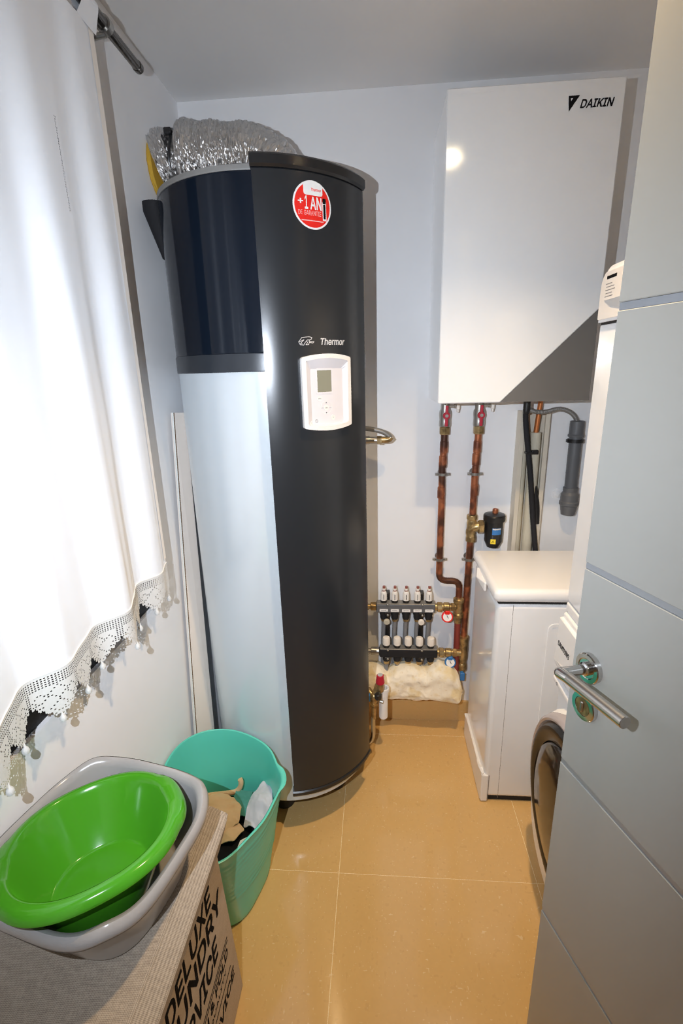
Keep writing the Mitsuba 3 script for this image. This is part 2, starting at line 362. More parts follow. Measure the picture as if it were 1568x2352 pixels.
# ---------------------------------------------------------------- the tall water heater
C = (-0.3215, 1.527); R = 0.279
WH = 'water_heater'
lab(WH, 'tall dark and silver cylindrical water heater standing in the back left corner', 'water heater')
obj('body', lathe([(0, 0.120), (R - 0.01, 0.116), (R - 0.003, 0.118), (R, 0.124), (R, 1.507), (0, 1.507)], (*C, 0), n=96), 'm_heater', WH, smooth=30)
lab(WH + '__body', 'silver lower jacket', None)
obj('underside', lathe([(0, 0.112), (R - 0.03, 0.112), (R - 0.03, 0.1205), (0, 0.1205)], (*C, 0), n=64), 'm_black', WH, smooth=30)
obj('band', lathe([(R - 0.01, 1.505), (R + 0.003, 1.505), (R + 0.004, 1.507), (R + 0.004, 1.548), (R + 0.003, 1.550), (R - 0.01, 1.550)], (*C, 0), n=96), 'm_band', WH, smooth=30)
obj('upper_cover', lathe([(0, 1.5505), (R + 0.001, 1.5505), (R + 0.002, 1.553), (R + 0.002, 1.940), (R, 1.946), (0, 1.946)], (*C, 0), n=96), 'm_darkgloss', WH, smooth=30)
lab(WH + '__upper_cover', 'glossy black upper cover', None)
obj('top_cap', lathe([(R - 0.05, 1.945), (R + 0.003, 1.945), (R + 0.004, 1.948), (R + 0.003, 1.957), (R - 0.02, 1.966), (0, 1.968), (0, 1.945)], (*C, 0), n=96), 'm_capgrey', WH, smooth=30)
RP = 0.303; TA, TB = 7.8, 69.6
obj('front_column', arcshell(C, R - 0.008, RP, TA, TB, 0.182, 1.944, 48, 0.003), 'm_anthracite', WH, smooth=40)
obj('column_foot', arcshell(C, R - 0.004, RP + 0.0035, TA - 0.9, TB + 0.5, 0.164, 0.183, 48, 0.004), 'm_black', WH, smooth=40)
obj('column_cap', arcshell(C, R - 0.04, RP + 0.006, TA - 0.5, TB + 0.5, 1.944, 1.972, 48, 0.005), 'm_black', WH, smooth=40)
for t in (-8, 62, 152, 232):
    x, y = C[0] + 0.172 * math.sin(math.radians(t)), C[1] - 0.172 * math.cos(math.radians(t))
    obj('foot', lathe([(0, 0), (0.034, 0), (0.036, 0.004), (0.03, 0.03), (0.024, 0.113), (0, 0.113)], (x, y, 0), n=20), 'm_black', WH)
sp0 = np.array([C[0] - 0.20, C[1] + 0.06, 1.93])
obj('side_spigot', hull(np.vstack([np.c_[superell(0.034, 0.075, 2.6, 28)[0], np.zeros(28)] + [-0.598, 1.475, 1.945], np.c_[superell(0.034, 0.075, 2.6, 28)[0], np.zeros(28)] + [-0.598, 1.475, 1.925],
                                    np.c_[superell(0.016, 0.04, 2.2, 28)[0], np.zeros(28)] + [-0.596, 1.50, 1.82]])), 'm_blackmatt', WH, smooth=40)
# sticker
SK = WH + '__sticker'
sR = RP + 0.0004
def onp(m, th, z, off=0.0): return wrap(m, C, sR + off, th, z)
disc = sub(extr(Point(0, 0).buffer(0.0505, quad_segs=16), 0.0008), 0.02)
obj('sticker', onp(disc, 34.3, 1.875), 'm_paper', WH, smooth=False)
lab(SK, 'round red and white warranty sticker')
obj('red_field', onp(sub(extr(Point(0, 0).buffer(0.0465, quad_segs=16), 0.0004), 0.02), 34.3, 1.875, 0.0008), 'm_red', SK, smooth=False)
tag = rrect(0.050, 0.050, 0.006).intersection(sbox(-1, -0.025, 1, 1))
tag = shapely.affinity.translate(rrect(0.050, 0.040, 0.006), 0.0015, 0.040).intersection(Point(0, 0).buffer(0.0495))
obj('white_field', onp(sub(extr(tag, 0.0003), 0.015), 34.3, 1.875, 0.0012), 'm_paper', SK, smooth=False)
def stxt(s, h, x, y, m_, bold=False, w=None, nm='lettering', d=0.0004):
    t = text(s, h, d, bold, w); t = mesh(np.asarray(t.vertices) + [x, y, 0], t.faces)
    obj(nm, onp(t, 34.3, 1.875, 0.0013), m_, SK, smooth=False)
stxt('Thermor', 0.0056, -0.004, 0.0292, 'm_red', True, 0.0265)
stxt('+', 0.015, -0.0385, 0.0005, 'm_paper', True, 0.0135)
stxt('1', 0.026, -0.0215, -0.0085, 'm_paper', True, 0.0085)
stxt('AN', 0.025, -0.0075, -0.0085, 'm_paper', True, 0.0305)
stxt('DE GARANTIE', 0.0098, -0.038, -0.0215, 'm_palepink', False, 0.059)
obj('underline', onp(sub(mesh(np.asarray(extr(sbox(0, 0, 0.058, 0.0022), 0.0003).vertices) + [-0.031, -0.0335, 0], extr(sbox(0, 0, 0.058, 0.0022), 0.0003).faces), 0.02), 34.3, 1.875, 0.0013), 'm_palepink', SK, smooth=False)
pict = shapely.affinity.translate(rrect(0.0105, 0.040, 0.001), 0.0305, -0.0095)
obj('pictogram_frame', onp(sub(extr(pict, 0.0003), 0.02), 34.3, 1.875, 0.0013), 'm_paper', SK, smooth=False)
obj('pictogram', onp(cat(sub(extr(shapely.affinity.translate(rrect(0.0058, 0.0305, 0.001), 0.0305, -0.0105), 0.0002), 0.02), sub(extr(shapely.affinity.translate(rrect(0.0088, 0.011, 0.002), 0.0305, 0.0115), 0.0002), 0.02)), 34.3, 1.875, 0.0017), 'm_ink', SK, smooth=False)
# maker's name and the running emblem
t = text('Thermor', 0.0150, 0.0008, True, 0.078, 0.18)
obj('lettering', wrap(t, C, sR, 35.2, 1.5665), 'm_silverink', WH, smooth=False)
em = [[(0, 8), (6, 14), (9, 18), (17, 19), (30, 20), (38, 18), (36, 14), (30, 12)], [(0, 8), (8, 10), (15, 13), (11, 9), (5, 4), (10, 3)], [(0, 8), (4, 1), (14, 0), (17, 5), (22, 10)],
      [(20, 1), (25, 6), (22, 10), (26, 13), (32, 12)], [(20, 1), (28, 1), (29, 5), (33, 8)], [(30, 8), (36, 9), (44, 8), (40, 5), (32, 6), (29, 10), (32, 13)]]
eg = shapely.union_all([shapely.LineString(e).buffer(0.75) for e in em])
eg = shapely.affinity.scale(eg, 0.00093, 0.00098, origin=(0, 0))
obj('emblem', wrap(sub(extr(eg, 0.0008), 0.02), C, sR, 24.4, 1.5655), 'm_silverink', WH, smooth=False)
# control panel: bowed white frame, recessed face
CP = WH + '__control_panel'
def cpo(u):  # outline half height bulge
    return u
wcp, hcp = 0.142, 0.183
pts = [(-wcp / 2, -hcp / 2 + 0.004)] + [(x, -hcp / 2 - 0.009 * (1 - (2 * x / wcp) ** 2) + 0.004) for x in np.linspace(-wcp / 2, wcp / 2, 13)] + \
      [(x, hcp / 2 + 0.009 * (1 - (2 * x / wcp) ** 2) - 0.004) for x in np.linspace(wcp / 2, -wcp / 2, 13)]
out = Polygon(pts).buffer(0).buffer(-0.006).buffer(0.006)
inn = out.buffer(-0.011).buffer(-0.004).buffer(0.004)
face = shapely.affinity.translate(rrect(0.098, 0.140, 0.003), 0.003, -0.010)
TH0, ZP = 37.9, 1.448
def onpanel(m, off=0.0): return wrap(m, C, sR + off, TH0, ZP)
obj('control_panel', onpanel(sub(extr(out.difference(inn), 0.016), 0.02)), 'm_panelcream', WH, smooth=False)
lab(CP, 'white control panel with a small grey display')
# sloping inner frame
def ringpts(poly, n=96):
    L = poly.exterior; return np.array([L.interpolate(i / n, normalized=True).coords[0] for i in range(n)])
a_, b_ = ringpts(inn), ringpts(face)
def angsort(p):
    c = p.mean(0); t = np.arctan2(p[:, 1] - c[1], p[:, 0] - c[0]); return p[np.argsort(t)]
def raycast(poly, c, n=128):
    out_ = []
    for t in np.linspace(0, 2 * np.pi, n, endpoint=False):
        l = shapely.LineString([c, (c[0] + math.cos(t), c[1] + math.sin(t))]).intersection(poly.exterior)
        q = max((g for g in getattr(l, 'geoms', [l])), key=lambda g: g.distance(Point(c))) if not l.is_empty else Point(c)
        out_.append((q.x, q.y))
    return np.array(out_)
ra, rf = raycast(inn, (0.0, -0.005)), raycast(face, (0.0, -0.005))
sl = loft([np.c_[ra, np.full(len(ra), 0.0155)], np.c_[rf, np.full(len(rf), 0.0035)]], caps=False)
obj('sloping_frame', onpanel(sl), 'm_panelwhite', CP, smooth=30)
obj('face', onpanel(sub(extr(face.buffer(0.001), 0.0035), 0.02)), 'm_panelwhite', CP, smooth=False)
obj('screen_frame', onpanel(sub(extr(shapely.affinity.translate(rrect(0.050, 0.064, 0.004).difference(rrect(0.042, 0.054, 0.001)), -0.007, 0.029), 0.0012), 0.02), 0.0035), 'm_panelwhite', CP, smooth=False)
obj('screen', onpanel(sub(extr(shapely.affinity.translate(rrect(0.0425, 0.0545, 0.001), -0.007, 0.029), 0.0006), 0.02), 0.0035), 'm_screen', CP, smooth=False)
ringm = Point(0, 0).buffer(0.0165).difference(Point(0, 0).buffer(0.0157))
obj('button_ring', onpanel(sub(extr(shapely.affinity.translate(ringm, -0.004, -0.0385), 0.0005), 0.02), 0.0035), 'm_panelcream', CP, smooth=False)
for (x, y, r) in ((-0.004, -0.0385, 0.0075), (-0.0225, -0.0145, 0.007), (0.0165, -0.065, 0.007)):
    obj('button', onpanel(extr(Point(x, y).buffer(r), 0.0007), 0.0035), 'm_panelcream', CP, smooth=False)
def ptx(s, h, x, y, mm='m_greyink'):
    q = text(s, h, 0.0003, False, None, 0, True); obj('lettering', onpanel(mesh(np.asarray(q.vertices) + [x, y, 0], q.faces), 0.0043), mm, CP, smooth=False)
ptx('OK', 0.0036, -0.004, -0.0402); ptx('MENU', 0.0022, -0.0225, -0.0156)
for (x, y, s) in ((-0.004, -0.0265, 1), (-0.004, -0.0505, -1)):
    obj('arrow', onpanel(extr(Polygon([(x - 0.0016, y), (x + 0.0016, y), (x, y + s * 0.0028)]), 0.0003), 0.0041), 'm_ink', CP, smooth=False)
for (x0, x1) in ((-0.0185, -0.0125), (0.0045, 0.0115)):
    obj('mark', onpanel(extr(sbox(x0, -0.0388, x1, -0.0382), 0.0003), 0.0041), 'm_greyink', CP, smooth=False)
obj('mark', onpanel(extr(sbox(0.0148, -0.0654, 0.0182, -0.0646), 0.0003), 0.0043), 'm_greyink', CP, smooth=False)
obj('icon', onpanel(extr(shapely.affinity.translate(rrect(0.0062, 0.0072, 0.0015).difference(rrect(0.0045, 0.0052, 0.001)), -0.034, -0.071), 0.0004), 0.0035), 'm_greyink', CP, smooth=False)

# ---------------------------------------------------------------- foil air duct on top
lab('air_duct', 'crinkled silver foil air duct bending from the heater top to the wall', 'air duct')
path = spline([(-0.300, 1.615, 1.962), (-0.302, 1.615, 2.02), (-0.335, 1.615, 2.072), (-0.40, 1.615, 2.088), (-0.48, 1.612, 2.094), (-0.545, 1.61, 2.096), (-0.585, 1.608, 2.094), (-0.628, 1.605, 2.085)], 330)
s = np.r_[0, np.cumsum(np.linalg.norm(np.diff(path, axis=0), axis=1))]
xx = path[:, 0]
late = s > 0.2
base = 0.097 + 0.003 * np.sin(s * 2 * np.pi / 0.083 + 0.8) - 0.010 * late * np.clip((-0.585 - xx) / 0.05, 0, 1)
base = base - 0.026 * np.exp(-((xx + 0.577) / 0.013) ** 2) * late + 0.005 * np.exp(-((xx + 0.535) / 0.02) ** 2) * late
n_ = 150
tn = np.gradient(path, axis=0); tn /= np.linalg.norm(tn, axis=1, keepdims=True)
xv = frame_to(tn[0])[:, 0]; rings = []; ang = np.arange(n_) * 2 * np.pi / n_
for i in range(len(path)):
    xv = xv - tn[i] * (xv @ tn[i]); xv /= np.linalg.norm(xv); yv = np.cross(tn[i], xv)
    q = np.c_[np.cos(ang) * 3.0, np.sin(ang) * 3.0, np.full(n_, s[i] * 75)]
    q2 = np.c_[np.cos(ang) * 8, np.sin(ang) * 8, np.full(n_, s[i] * 170)]
    r1 = 1 - 2 * np.abs(meshkit.fbm(q, 3, 3) - 0.5); r2 = 1 - 2 * np.abs(meshkit.fbm(q2, 2, 9) - 0.5)
    rr = base[i] + 0.012 * (r1 - 0.8) + 0.008 * (r2 - 0.75)
    rings.append(path[i] + rr[:, None] * (np.cos(ang)[:, None] * xv + np.sin(ang)[:, None] * yv))
obj('sleeve', loft(rings), 'm_foil', 'air_duct', smooth=28)
i0 = int(np.argmin(np.abs(xx + 0.577) + (~late) * 9))
tor = [path[i0] + 0.0815 * np.array([0.06 * math.sin(3 * a), math.cos(a), math.sin(a)]) for a in np.linspace(0, 2 * np.pi, 49)]
obj('cable_tie', tube(np.array(tor), 0.0038, 8, False), 'm_black', 'air_duct')
obj('tie_head', rb(-0.588, -0.566, 1.53, 1.548, 2.142, 2.158, 0.004), 'm_black', 'air_duct__cable_tie')
wl_r = []
for i in range(10):
    x = -0.6395 + i * 0.0014
    rr = 0.0850 + 0.005 * (meshkit.fbm(np.c_[np.cos(ang) * 5, np.sin(ang) * 5, np.full(n_, i * 0.6)], 3, 4) - 0.5)
    wl_r.append(np.c_[np.full(n_, x), 1.605 + rr * np.cos(ang), 2.078 + rr * np.sin(ang)])
obj('insulation', loft(wl_r), 'm_yellowwool', 'air_duct', smooth=50)
lab('air_duct__insulation', 'yellow glass wool showing at the wall end')

# ---------------------------------------------------------------- white wall unit (upper right)
WU = 'wall_unit'
lab(WU, 'white wall-hung heat pump box with a grey lower corner', 'heat pump unit')
ux0, ux1, uy0, uz0, uz1 = 0.181, 0.626, 1.512, 1.396, 2.19
obj('casing', rb(ux0 + 0.001, ux1 - 0.001, uy0 + 0.010, YB - 0.001, uz0, uz1 - 0.002, 0.003), 'm_boxwhite', WU)
fz = 1.652; fx = 0.366
front = Polygon([(ux0, uz0), (fx, uz0), (ux1, fz), (ux1, uz1), (ux0, uz1)]).buffer(-0.004).buffer(0.004, quad_segs=4)
ring = front.difference(front.buffer(-0.011))
def fpl(m, y): return place(m, (0, y, 0), (1, 0, 0), (0, 0, 1), (0, -1, 0))
def bevel_ex(poly, h, b):
    """extrusion with a bevelled front edge for a convex outline"""
    a = np.array(poly.exterior.coords)[:-1]; c = np.array(poly.buffer(-b, join_style=2).exterior.coords)[:-1]
    return hull(np.vstack([np.c_[a, np.zeros(len(a))], np.c_[a, np.full(len(a), h - b)], np.c_[c, np.full(len(c), h)]]))
obj('front_panel', fpl(bevel_ex(front, 0.010, 0.0025), uy0 + 0.0105), 'm_boxwhite', WU, smooth=40)
obj('corner_panel', fpl(extr(Polygon([(fx + 0.002, uz0 + 0.001), (ux1 - 0.001, uz0 + 0.001), (ux1 - 0.001, fz - 0.002)]), 0.0075), uy0 + 0.0105), 'm_boxgrey', WU, smooth=False)
lab(WU + '__corner_panel', 'dark grey triangular lower corner')
t = text('DAIKIN', 0.0175, 0.0008, True, 0.079, 0.25)
obj('lettering', fpl(mesh(np.asarray(t.vertices) + [0.517, 2.128, 0], t.faces), uy0), 'm_ink', WU, smooth=False)
obj('emblem', fpl(extr(Polygon([(0.487, 2.155), (0.514, 2.155), (0.4905, 2.122)]).difference(Polygon([(0.4925, 2.1505), (0.4985, 2.1505), (0.4935, 2.143)])), 0.0008), uy0), 'm_ink', WU, smooth=False)
em_edge = front.buffer(-0.013).buffer(-0.004).buffer(0.004); em_in = em_edge.buffer(-0.0014)
obj('edge_groove', fpl(extr(em_edge.difference(em_in).intersection(sbox(ux0, 2.0, 0.30, uz1)), 0.0003), uy0), 'm_boxwhite', WU, smooth=False)

# ---------------------------------------------------------------- pipes below the wall unit
PY = 1.772
def pipe(name, pts, r, m_, label, catg, group=None, bend=0.03, fittings=()):
    k = lab(name, label, catg, group)
    obj('tube', tube(rounded(pts, bend), r, 16), m_, name)
    return k
def fit(prof, at, axis, m_, parent, nm, n=20): return obj(nm, lathe(prof, at, axis, n), m_, parent, smooth=30)
def hexn(at, axis, r, h, m_, parent, nm='nut'):
    c = 0.1 * r
    return obj(nm, lathe([(0, 0), (r - c, 0), (r, c), (r, h - c), (r - c, h), (0, h)], at, axis, 6), m_, parent, smooth=20)
pipe('copper_pipe', [(0.2385, PY, 1.27), (0.2385, PY, 1.20), (0.2335, PY, 1.165), (0.2365, PY, 1.05), (0.2365, PY, 0.689), (0.317, PY, 0.689), (0.317, PY, 0.612)], 0.0125, 'm_copper',
     'left tarnished copper pipe, stepping sideways down to the manifold', 'pipe', None, 0.032)
pipe('copper_pipe_001', [(0.3595, PY, 1.27), (0.3590, PY, 1.22), (0.3550, PY, 1.12), (0.3545, PY, 0.965)], 0.0125, 'm_copper',
     'short tarnished copper pipe from the right red-lever valve to the black filter', 'pipe', None, 0.03)
pipe('copper_pipe_002', [(0.3505, PY, 0.865), (0.3470, PY, 0.60), (0.3440, PY, 0.43)], 0.0125, 'm_copper',
     'tarnished copper pipe running down from the black filter beside the white machine', 'pipe')
for par, x, zs in (('copper_pipe', 0.2385, (1.222, 1.168)), ('copper_pipe_001', 0.3585, (1.222, 1.175, 1.06)), ('copper_pipe', 0.2365, (1.05,))):
    for z in zs: obj('coupling', lathe([(0.0125, -0.022), (0.0142, -0.020), (0.0145, 0), (0.0142, 0.020), (0.0125, 0.022)], (x - 0.002 * (z < 1.2), PY, z), n=18), 'm_copper', par)
def clip(par, x, z):
    m = [lathe([(0.0128, -0.005), (0.0165, -0.005), (0.0165, 0.005), (0.0128, 0.005)], (x, PY, z), n=24), rb(x - 0.027, x - 0.0145, PY - 0.004, PY + 0.004, z - 0.005, z + 0.005, 0.001),
         rb(x + 0.0145, x + 0.027, PY - 0.004, PY + 0.004, z - 0.005, z + 0.005, 0.001), cyl((x + 0, PY + 0.014, z), (x, YB, z), 0.004, 10),
         ball((x - 0.022, PY - 0.005, z), 0.0035, 1), ball((x + 0.022, PY - 0.005, z), 0.0035, 1), lathe([(0, 0), (0.014, 0), (0.014, 0.003), (0, 0.003)], (x, YB - 0.003, z), (0, 1, 0), 18)]
    obj('pipe_clip', cat(*m), 'm_nickel', par)
clip('copper_pipe', 0.2368, 1.121); clip('copper_pipe', 0.2365, 0.781)
clip('copper_pipe_001', 0.3552, 1.121); clip('copper_pipe_002', 0.3490, 0.781)
def ballvalve(key, x, label):
    lab(key, label, 'valve', 'red lever valves under the wall unit')
    y = PY
    obj('body', lathe([(0, 1.296), (0.0185, 1.296), (0.0205, 1.300), (0.0205, 1.315), (0.0195, 1.32), (0.0205, 1.330), (0.0215, 1.338), (0.0205, 1.350), (0.0165, 1.358), (0.0155, 1.385), (0.018, 1.387), (0.018, 1.396), (0, 1.396)], (x, y, 0), n=20), 'm_nickel', key, smooth=30)
    hexn((x, y, 1.268), (0, 0, 1), 0.0195, 0.028, 'm_brass', key)
    lev = [cyl((x + 0.002, y - 0.020, 1.337), (x + 0.002, y - 0.032, 1.337), 0.0125, 20, c=0.001), rb(x - 0.004, x + 0.007, y - 0.034, y - 0.029, 1.300, 1.334, 0.002), rb(x - 0.003, x + 0.007, y - 0.034, y - 0.029, 1.34, 1.372, 0.002)]
    obj('lever', cat(*lev), 'm_redlever', key)
    obj('lever_nut', lathe([(0, 0), (0.0062, 0), (0.0062, 0.004), (0, 0.004)], (x + 0.002, y - 0.0315, 1.337), (0, -1, 0), 6), 'm_nickel', key + '__lever', smooth=20)
    obj('drain_cock', cat(cyl((x + 0.012, y - 0.004, 1.368), (x + 0.036, y - 0.004, 1.368), 0.0055, 12), cyl((x + 0.030, y - 0.004, 1.368), (x + 0.040, y - 0.004, 1.368), 0.0075, 12, c=0.001)), 'm_nickel', key)
    obj('drain_cap', cat(rb(x + 0.038, x + 0.050, y - 0.012, y + 0.004, 1.356, 1.376, 0.003), rb(x + 0.040, x + 0.048, y - 0.010, y + 0.002, 1.346, 1.358, 0.003)), 'm_clear', key)
ballvalve('ball_valve', 0.2385, 'left red-lever ball valve under the white wall unit')
ballvalve('ball_valve_001', 0.3590, 'right red-lever ball valve under the white wall unit')
# magnetic filter
MF = 'magnetic_filter'
lab(MF, 'black cylindrical system filter with brass tee behind the white machine', 'filter')
tee = [lathe([(0, 0.962), (0.0185, 0.962), (0.0195, 0.958), (0.0195, 0.946), (0.0165, 0.942), (0.0185, 0.93), (0.0165, 0.885), (0.0185, 0.876), (0.0195, 0.872), (0.0195, 0.857), (0.0135, 0.857), (0, 0.857)][::-1], (0.3525, PY, 0), n=18)]
tee += [tube(spline([(0.352, PY, 0.885), (0.354, PY, 0.905), (0.366, PY - 0.004, 0.915), (0.385, PY - 0.006, 0.916)], 12), [0.019] * 12, 16)]
obj('brass_tee', cat(*tee), 'm_brass', MF, smooth=35)
hexn((0.376, PY - 0.006, 0.916), (1, 0, 0), 0.0275, 0.020, 'm_brass', MF)
fx_, fy_ = 0.434, PY - 0.008
obj('canister', lathe([(0, 0.838), (0.022, 0.838), (0.030, 0.856), (0.0325, 0.862), (0.0335, 0.94), (0.0335, 0.945), (0, 0.945)], (fx_, fy_, 0), n=32), 'm_black', MF, smooth=30)
obj('cap', lathe([(0, 0.945), (0.0385, 0.942), (0.040, 0.945), (0.040, 0.962), (0.037, 0.967), (0.02, 0.972), (0, 0.972)], (fx_, fy_, 0), n=32), 'm_black', MF, smooth=30)
obj('air_vent', lathe([(0, 0.97), (0.0105, 0.97), (0.0105, 0.984), (0.009, 0.988), (0, 0.988)], (fx_ + 0.002, fy_, 0), n=16), 'm_copper', MF)
obj('label', wrap(sub(extr(sbox(-0.017, -0.013, 0.017, 0.013), 0.0005), 0.008), (fx_, fy_), 0.0338, 8, 0.908), 'm_blue', MF, smooth=False)
obj('label_stripe', wrap(sub(extr(sbox(-0.016, 0.006, 0.016, 0.012), 0.0003), 0.008), (fx_, fy_), 0.0343, 8, 0.908), 'm_silverink', MF + '__label', smooth=False)
obj('warning_label', wrap(sub(extr(sbox(-0.0095, -0.0095, 0.0095, 0.0095), 0.0005), 0.008), (fx_, fy_), 0.0330, -12, 0.868), 'm_yellow', MF, smooth=False)
obj('warning_mark', wrap(extr(Polygon([(-0.005, -0.005), (0.005, -0.005), (0, 0.006)]).difference(Polygon([(-0.003, -0.0038), (0.003, -0.0038), (0, 0.003)])), 0.0003), (fx_, fy_), 0.0335, -12, 0.868), 'm_ink', MF + '__warning_label', smooth=False)

# ---------------------------------------------------------------- underfloor heating manifold
MN = 'heating_manifold'
lab(MN, 'two-bar underfloor heating manifold on the back wall beside the heater', 'manifold')
U = [0.018, 0.062, 0.107, 0.152, 0.198]; UY = 1.755
bar = lambda x0, x1, y, z: cat(rb(x0, x1, y - 0.019, y + 0.019, z - 0.019, z + 0.018, 0.005))
obj('supply_bar', bar(-0.012, 0.222, UY, 0.582), 'm_greyplastic', MN)
obj('bar_top', chbox(-0.010, 0.221, UY - 0.019, UY + 0.017, 0.5995, 0.6025, 0.001), 'm_hose', MN + '__supply_bar', smooth=False)
for u in U:
    fm = obj('flow_meter', lathe([(0, 0.612), (0.0135, 0.612), (0.0125, 0.640), (0.0105, 0.647), (0.0085, 0.649), (0, 0.649)], (u, UY, 0), n=18), 'm_clear', MN)
    obj('base', lathe([(0, 0.593), (0.0095, 0.593), (0.0135, 0.606), (0.0135, 0.613), (0, 0.613)], (u, UY, 0), n=18), 'm_black', fm)
    obj('scale_mark', bx(u - 0.001, u + 0.001, UY - 0.0138, UY - 0.0125, 0.618, 0.640), 'm_ink', fm, smooth=False)
    obj('sight_tube', lathe([(0, 0.648), (0.0075, 0.648), (0.0078, 0.6635), (0, 0.6635)], (u, UY, 0), n=14), 'm_clear', fm)
    obj('tip', cat(lathe([(0, 0.6525), (0.0079, 0.6525), (0.0079, 0.655), (0, 0.655)], (u, UY, 0), n=14), rb(u - 0.004, u + 0.006, UY - 0.006, UY + 0.006, 0.663, 0.672, 0.002)), 'm_rust', fm)
    obj('outlet', lathe([(0, 0.528), (0.0125, 0.528), (0.0145, 0.535), (0.0145, 0.545), (0.0165, 0.55), (0.0165, 0.566), (0, 0.566)], (u, UY, 0), n=18), 'm_blackmatt', MN)
    obj('nut', lathe([(0, 0.518), (0.0105, 0.518), (0.0135, 0.526), (0.0135, 0.540), (0, 0.540)], (u, UY, 0), n=6), 'm_brass', MN, smooth=20)
    lb = obj('name_tag', bx(u - 0.0165, u + 0.0165, UY - 0.0205, UY - 0.019, 0.569, 0.580), 'm_paper', MN, smooth=False)
    obj('lettering', bx(u - 0.011, u + 0.010, UY - 0.0208, UY - 0.0203, 0.5735, 0.5755), 'm_greyink', lb, smooth=False)
obj('return_bar', bar(0.000, 0.234, UY - 0.018, 0.388), 'm_blackmatt', MN)
obj('bar_top', chbox(0.002, 0.233, UY - 0.037, UY - 0.001, 0.4055, 0.4085, 0.001), 'm_hose', MN + '__return_bar', smooth=False)
for u in U:
    x = u + 0.010; y = UY - 0.018
    ac = obj('actuator_cap', lathe([(0, 0.420), (0.0145, 0.420), (0.0155, 0.424), (0.0152, 0.445), (0.0135, 0.452), (0.008, 0.4545), (0, 0.455)], (x, y, 0), n=20), 'm_cap', MN)
    obj('base', lathe([(0, 0.400), (0.009, 0.400), (0.0135, 0.412), (0.0135, 0.421), (0, 0.421)], (x, y, 0), n=18), 'm_black', ac)
    obj('outlet', lathe([(0, 0.345), (0.0125, 0.345), (0.0150, 0.352), (0.0150, 0.372), (0, 0.372)], (x, y, 0), n=18), 'm_blackmatt', MN)
    obj('nut', lathe([(0, 0.330), (0.0100, 0.330), (0.0130, 0.338), (0.0130, 0.352), (0, 0.352)], (x, y, 0), n=6), 'm_brass', MN, smooth=20)
for x in (0.031, 0.168):
    b = obj('bracket', cat(rb(x - 0.012, x + 0.012, UY + 0.030, YB - 0.002, 0.365, 0.630, 0.002), rb(x - 0.010, x + 0.010, UY - 0.022, UY + 0.035, 0.555, 0.566, 0.002), rb(x - 0.010, x + 0.012, UY - 0.036, UY + 0.035, 0.362, 0.3695, 0.002),
                           rb(x - 0.006, x + 0.007, UY + 0.016, UY + 0.03, 0.598, 0.630, 0.002)), 'm_black', MN)
    for z, y in ((0.598, UY - 0.020), (0.553, UY - 0.024), (0.402, UY - 0.038), (0.362, UY - 0.040)):
        obj('bolt', ball((x + 0.003, y, z + 0.003), 0.0055, 1), 'm_nickel', b)
    obj('vent_knob', cyl((x - 0.001, UY - 0.018, 0.527), (x - 0.001, UY - 0.030, 0.525), 0.0125, 20, c=0.002), 'm_cap' if x > 0.1 else 'm_foam', MN)
# end pieces to the left (towards the tank)
for z, dy, mm in ((0.582, 0, 'm_brass'), (0.388, -0.018, 'm_nickel')):
    e = obj('end_valve', cat(cyl((-0.012 + (z < 0.5) * 0.012, UY + dy, z), (-0.035, UY + dy, z), 0.0165, 16, c=0.002), cyl((-0.035, UY + dy, z), (-0.062, UY + dy, z), 0.010, 12), ball((-0.05, UY + dy, z - 0.004), 0.013, 2)), mm, MN)
    obj('cap', cyl((-0.064, UY + dy, z - 0.002), (-0.078, UY + dy, z - 0.002), 0.0145, 14, c=0.002), 'm_black', e)
# right-hand isolating valves with dial thermometers
for z, dy, x0, x1, mm, dialc, hand, tx in ((0.582, 0.0, 0.220, 0.304, 'm_brass', 'm_red', 'red', 0.270), (0.383, -0.014, 0.232, 0.330, 'm_brass', 'm_blue', 'blue', 0.287)):
    y = UY + dy
    v = obj('isolating_valve', cat(lathe([(0, 0), (0.0145, 0), (0.0145, x1 - x0), (0, x1 - x0)], (x0, y, z), (1, 0, 0), 18), lathe([(0.014, 0), (0.0205, 0.002), (0.0205, 0.018), (0.014, 0.02)], (x0 + 0.010, y, z), (1, 0, 0), 8),
                                   lathe([(0.014, 0), (0.019, 0.004), (0.019, 0.022), (0.014, 0.026)], (x0 + 0.034, y, z), (1, 0, 0), 18), lathe([(0.014, 0), (0.018, 0.002), (0.018, 0.016), (0.014, 0.018)], (x0 + 0.064, y, z), (1, 0, 0), 6)), mm, MN, smooth=25)
    dcx, dcz = tx, z - 0.036
    ax = np.array([0, -0.95, 0.30])
    outl = superell(0.0205, 0.0205, 2, 24)[0]
    d = obj('thermometer', cat(lathe([(0, 0), (0.0215, 0), (0.0230, 0.004), (0.0215, 0.010), (0.0175, 0.0105), (0.0175, 0.0085), (0, 0.0085)], (dcx, y - 0.012, dcz), ax, 24), rb(dcx - 0.009, dcx + 0.009, y - 0.021, y - 0.004, dcz + 0.012, dcz + 0.028, 0.003)), dialc, MN, smooth=30)
    lab(d, f'{hand} handled dial thermometer')
    o = np.array([dcx, y - 0.012, dcz]) + ax / np.linalg.norm(ax) * 0.0086
    obj('dial', lathe([(0, 0), (0.0174, 0), (0.0174, 0.0008), (0, 0.0008)], o, ax, 24), 'm_paper', d, smooth=False)
    Rf = frame_to(ax); ev = np.array([0, 0.30, 0.95]); ev /= np.linalg.norm(ev)
    obj('needle', place(extr(Polygon([(0.003, -0.006), (0.0045, -0.005), (-0.001, 0.007), (-0.003, 0.006)]), 0.0008), o + ax / np.linalg.norm(ax) * 0.0008, (1, 0, 0), ev, ax / np.linalg.norm(ax)), 'm_ink', d, smooth=False)
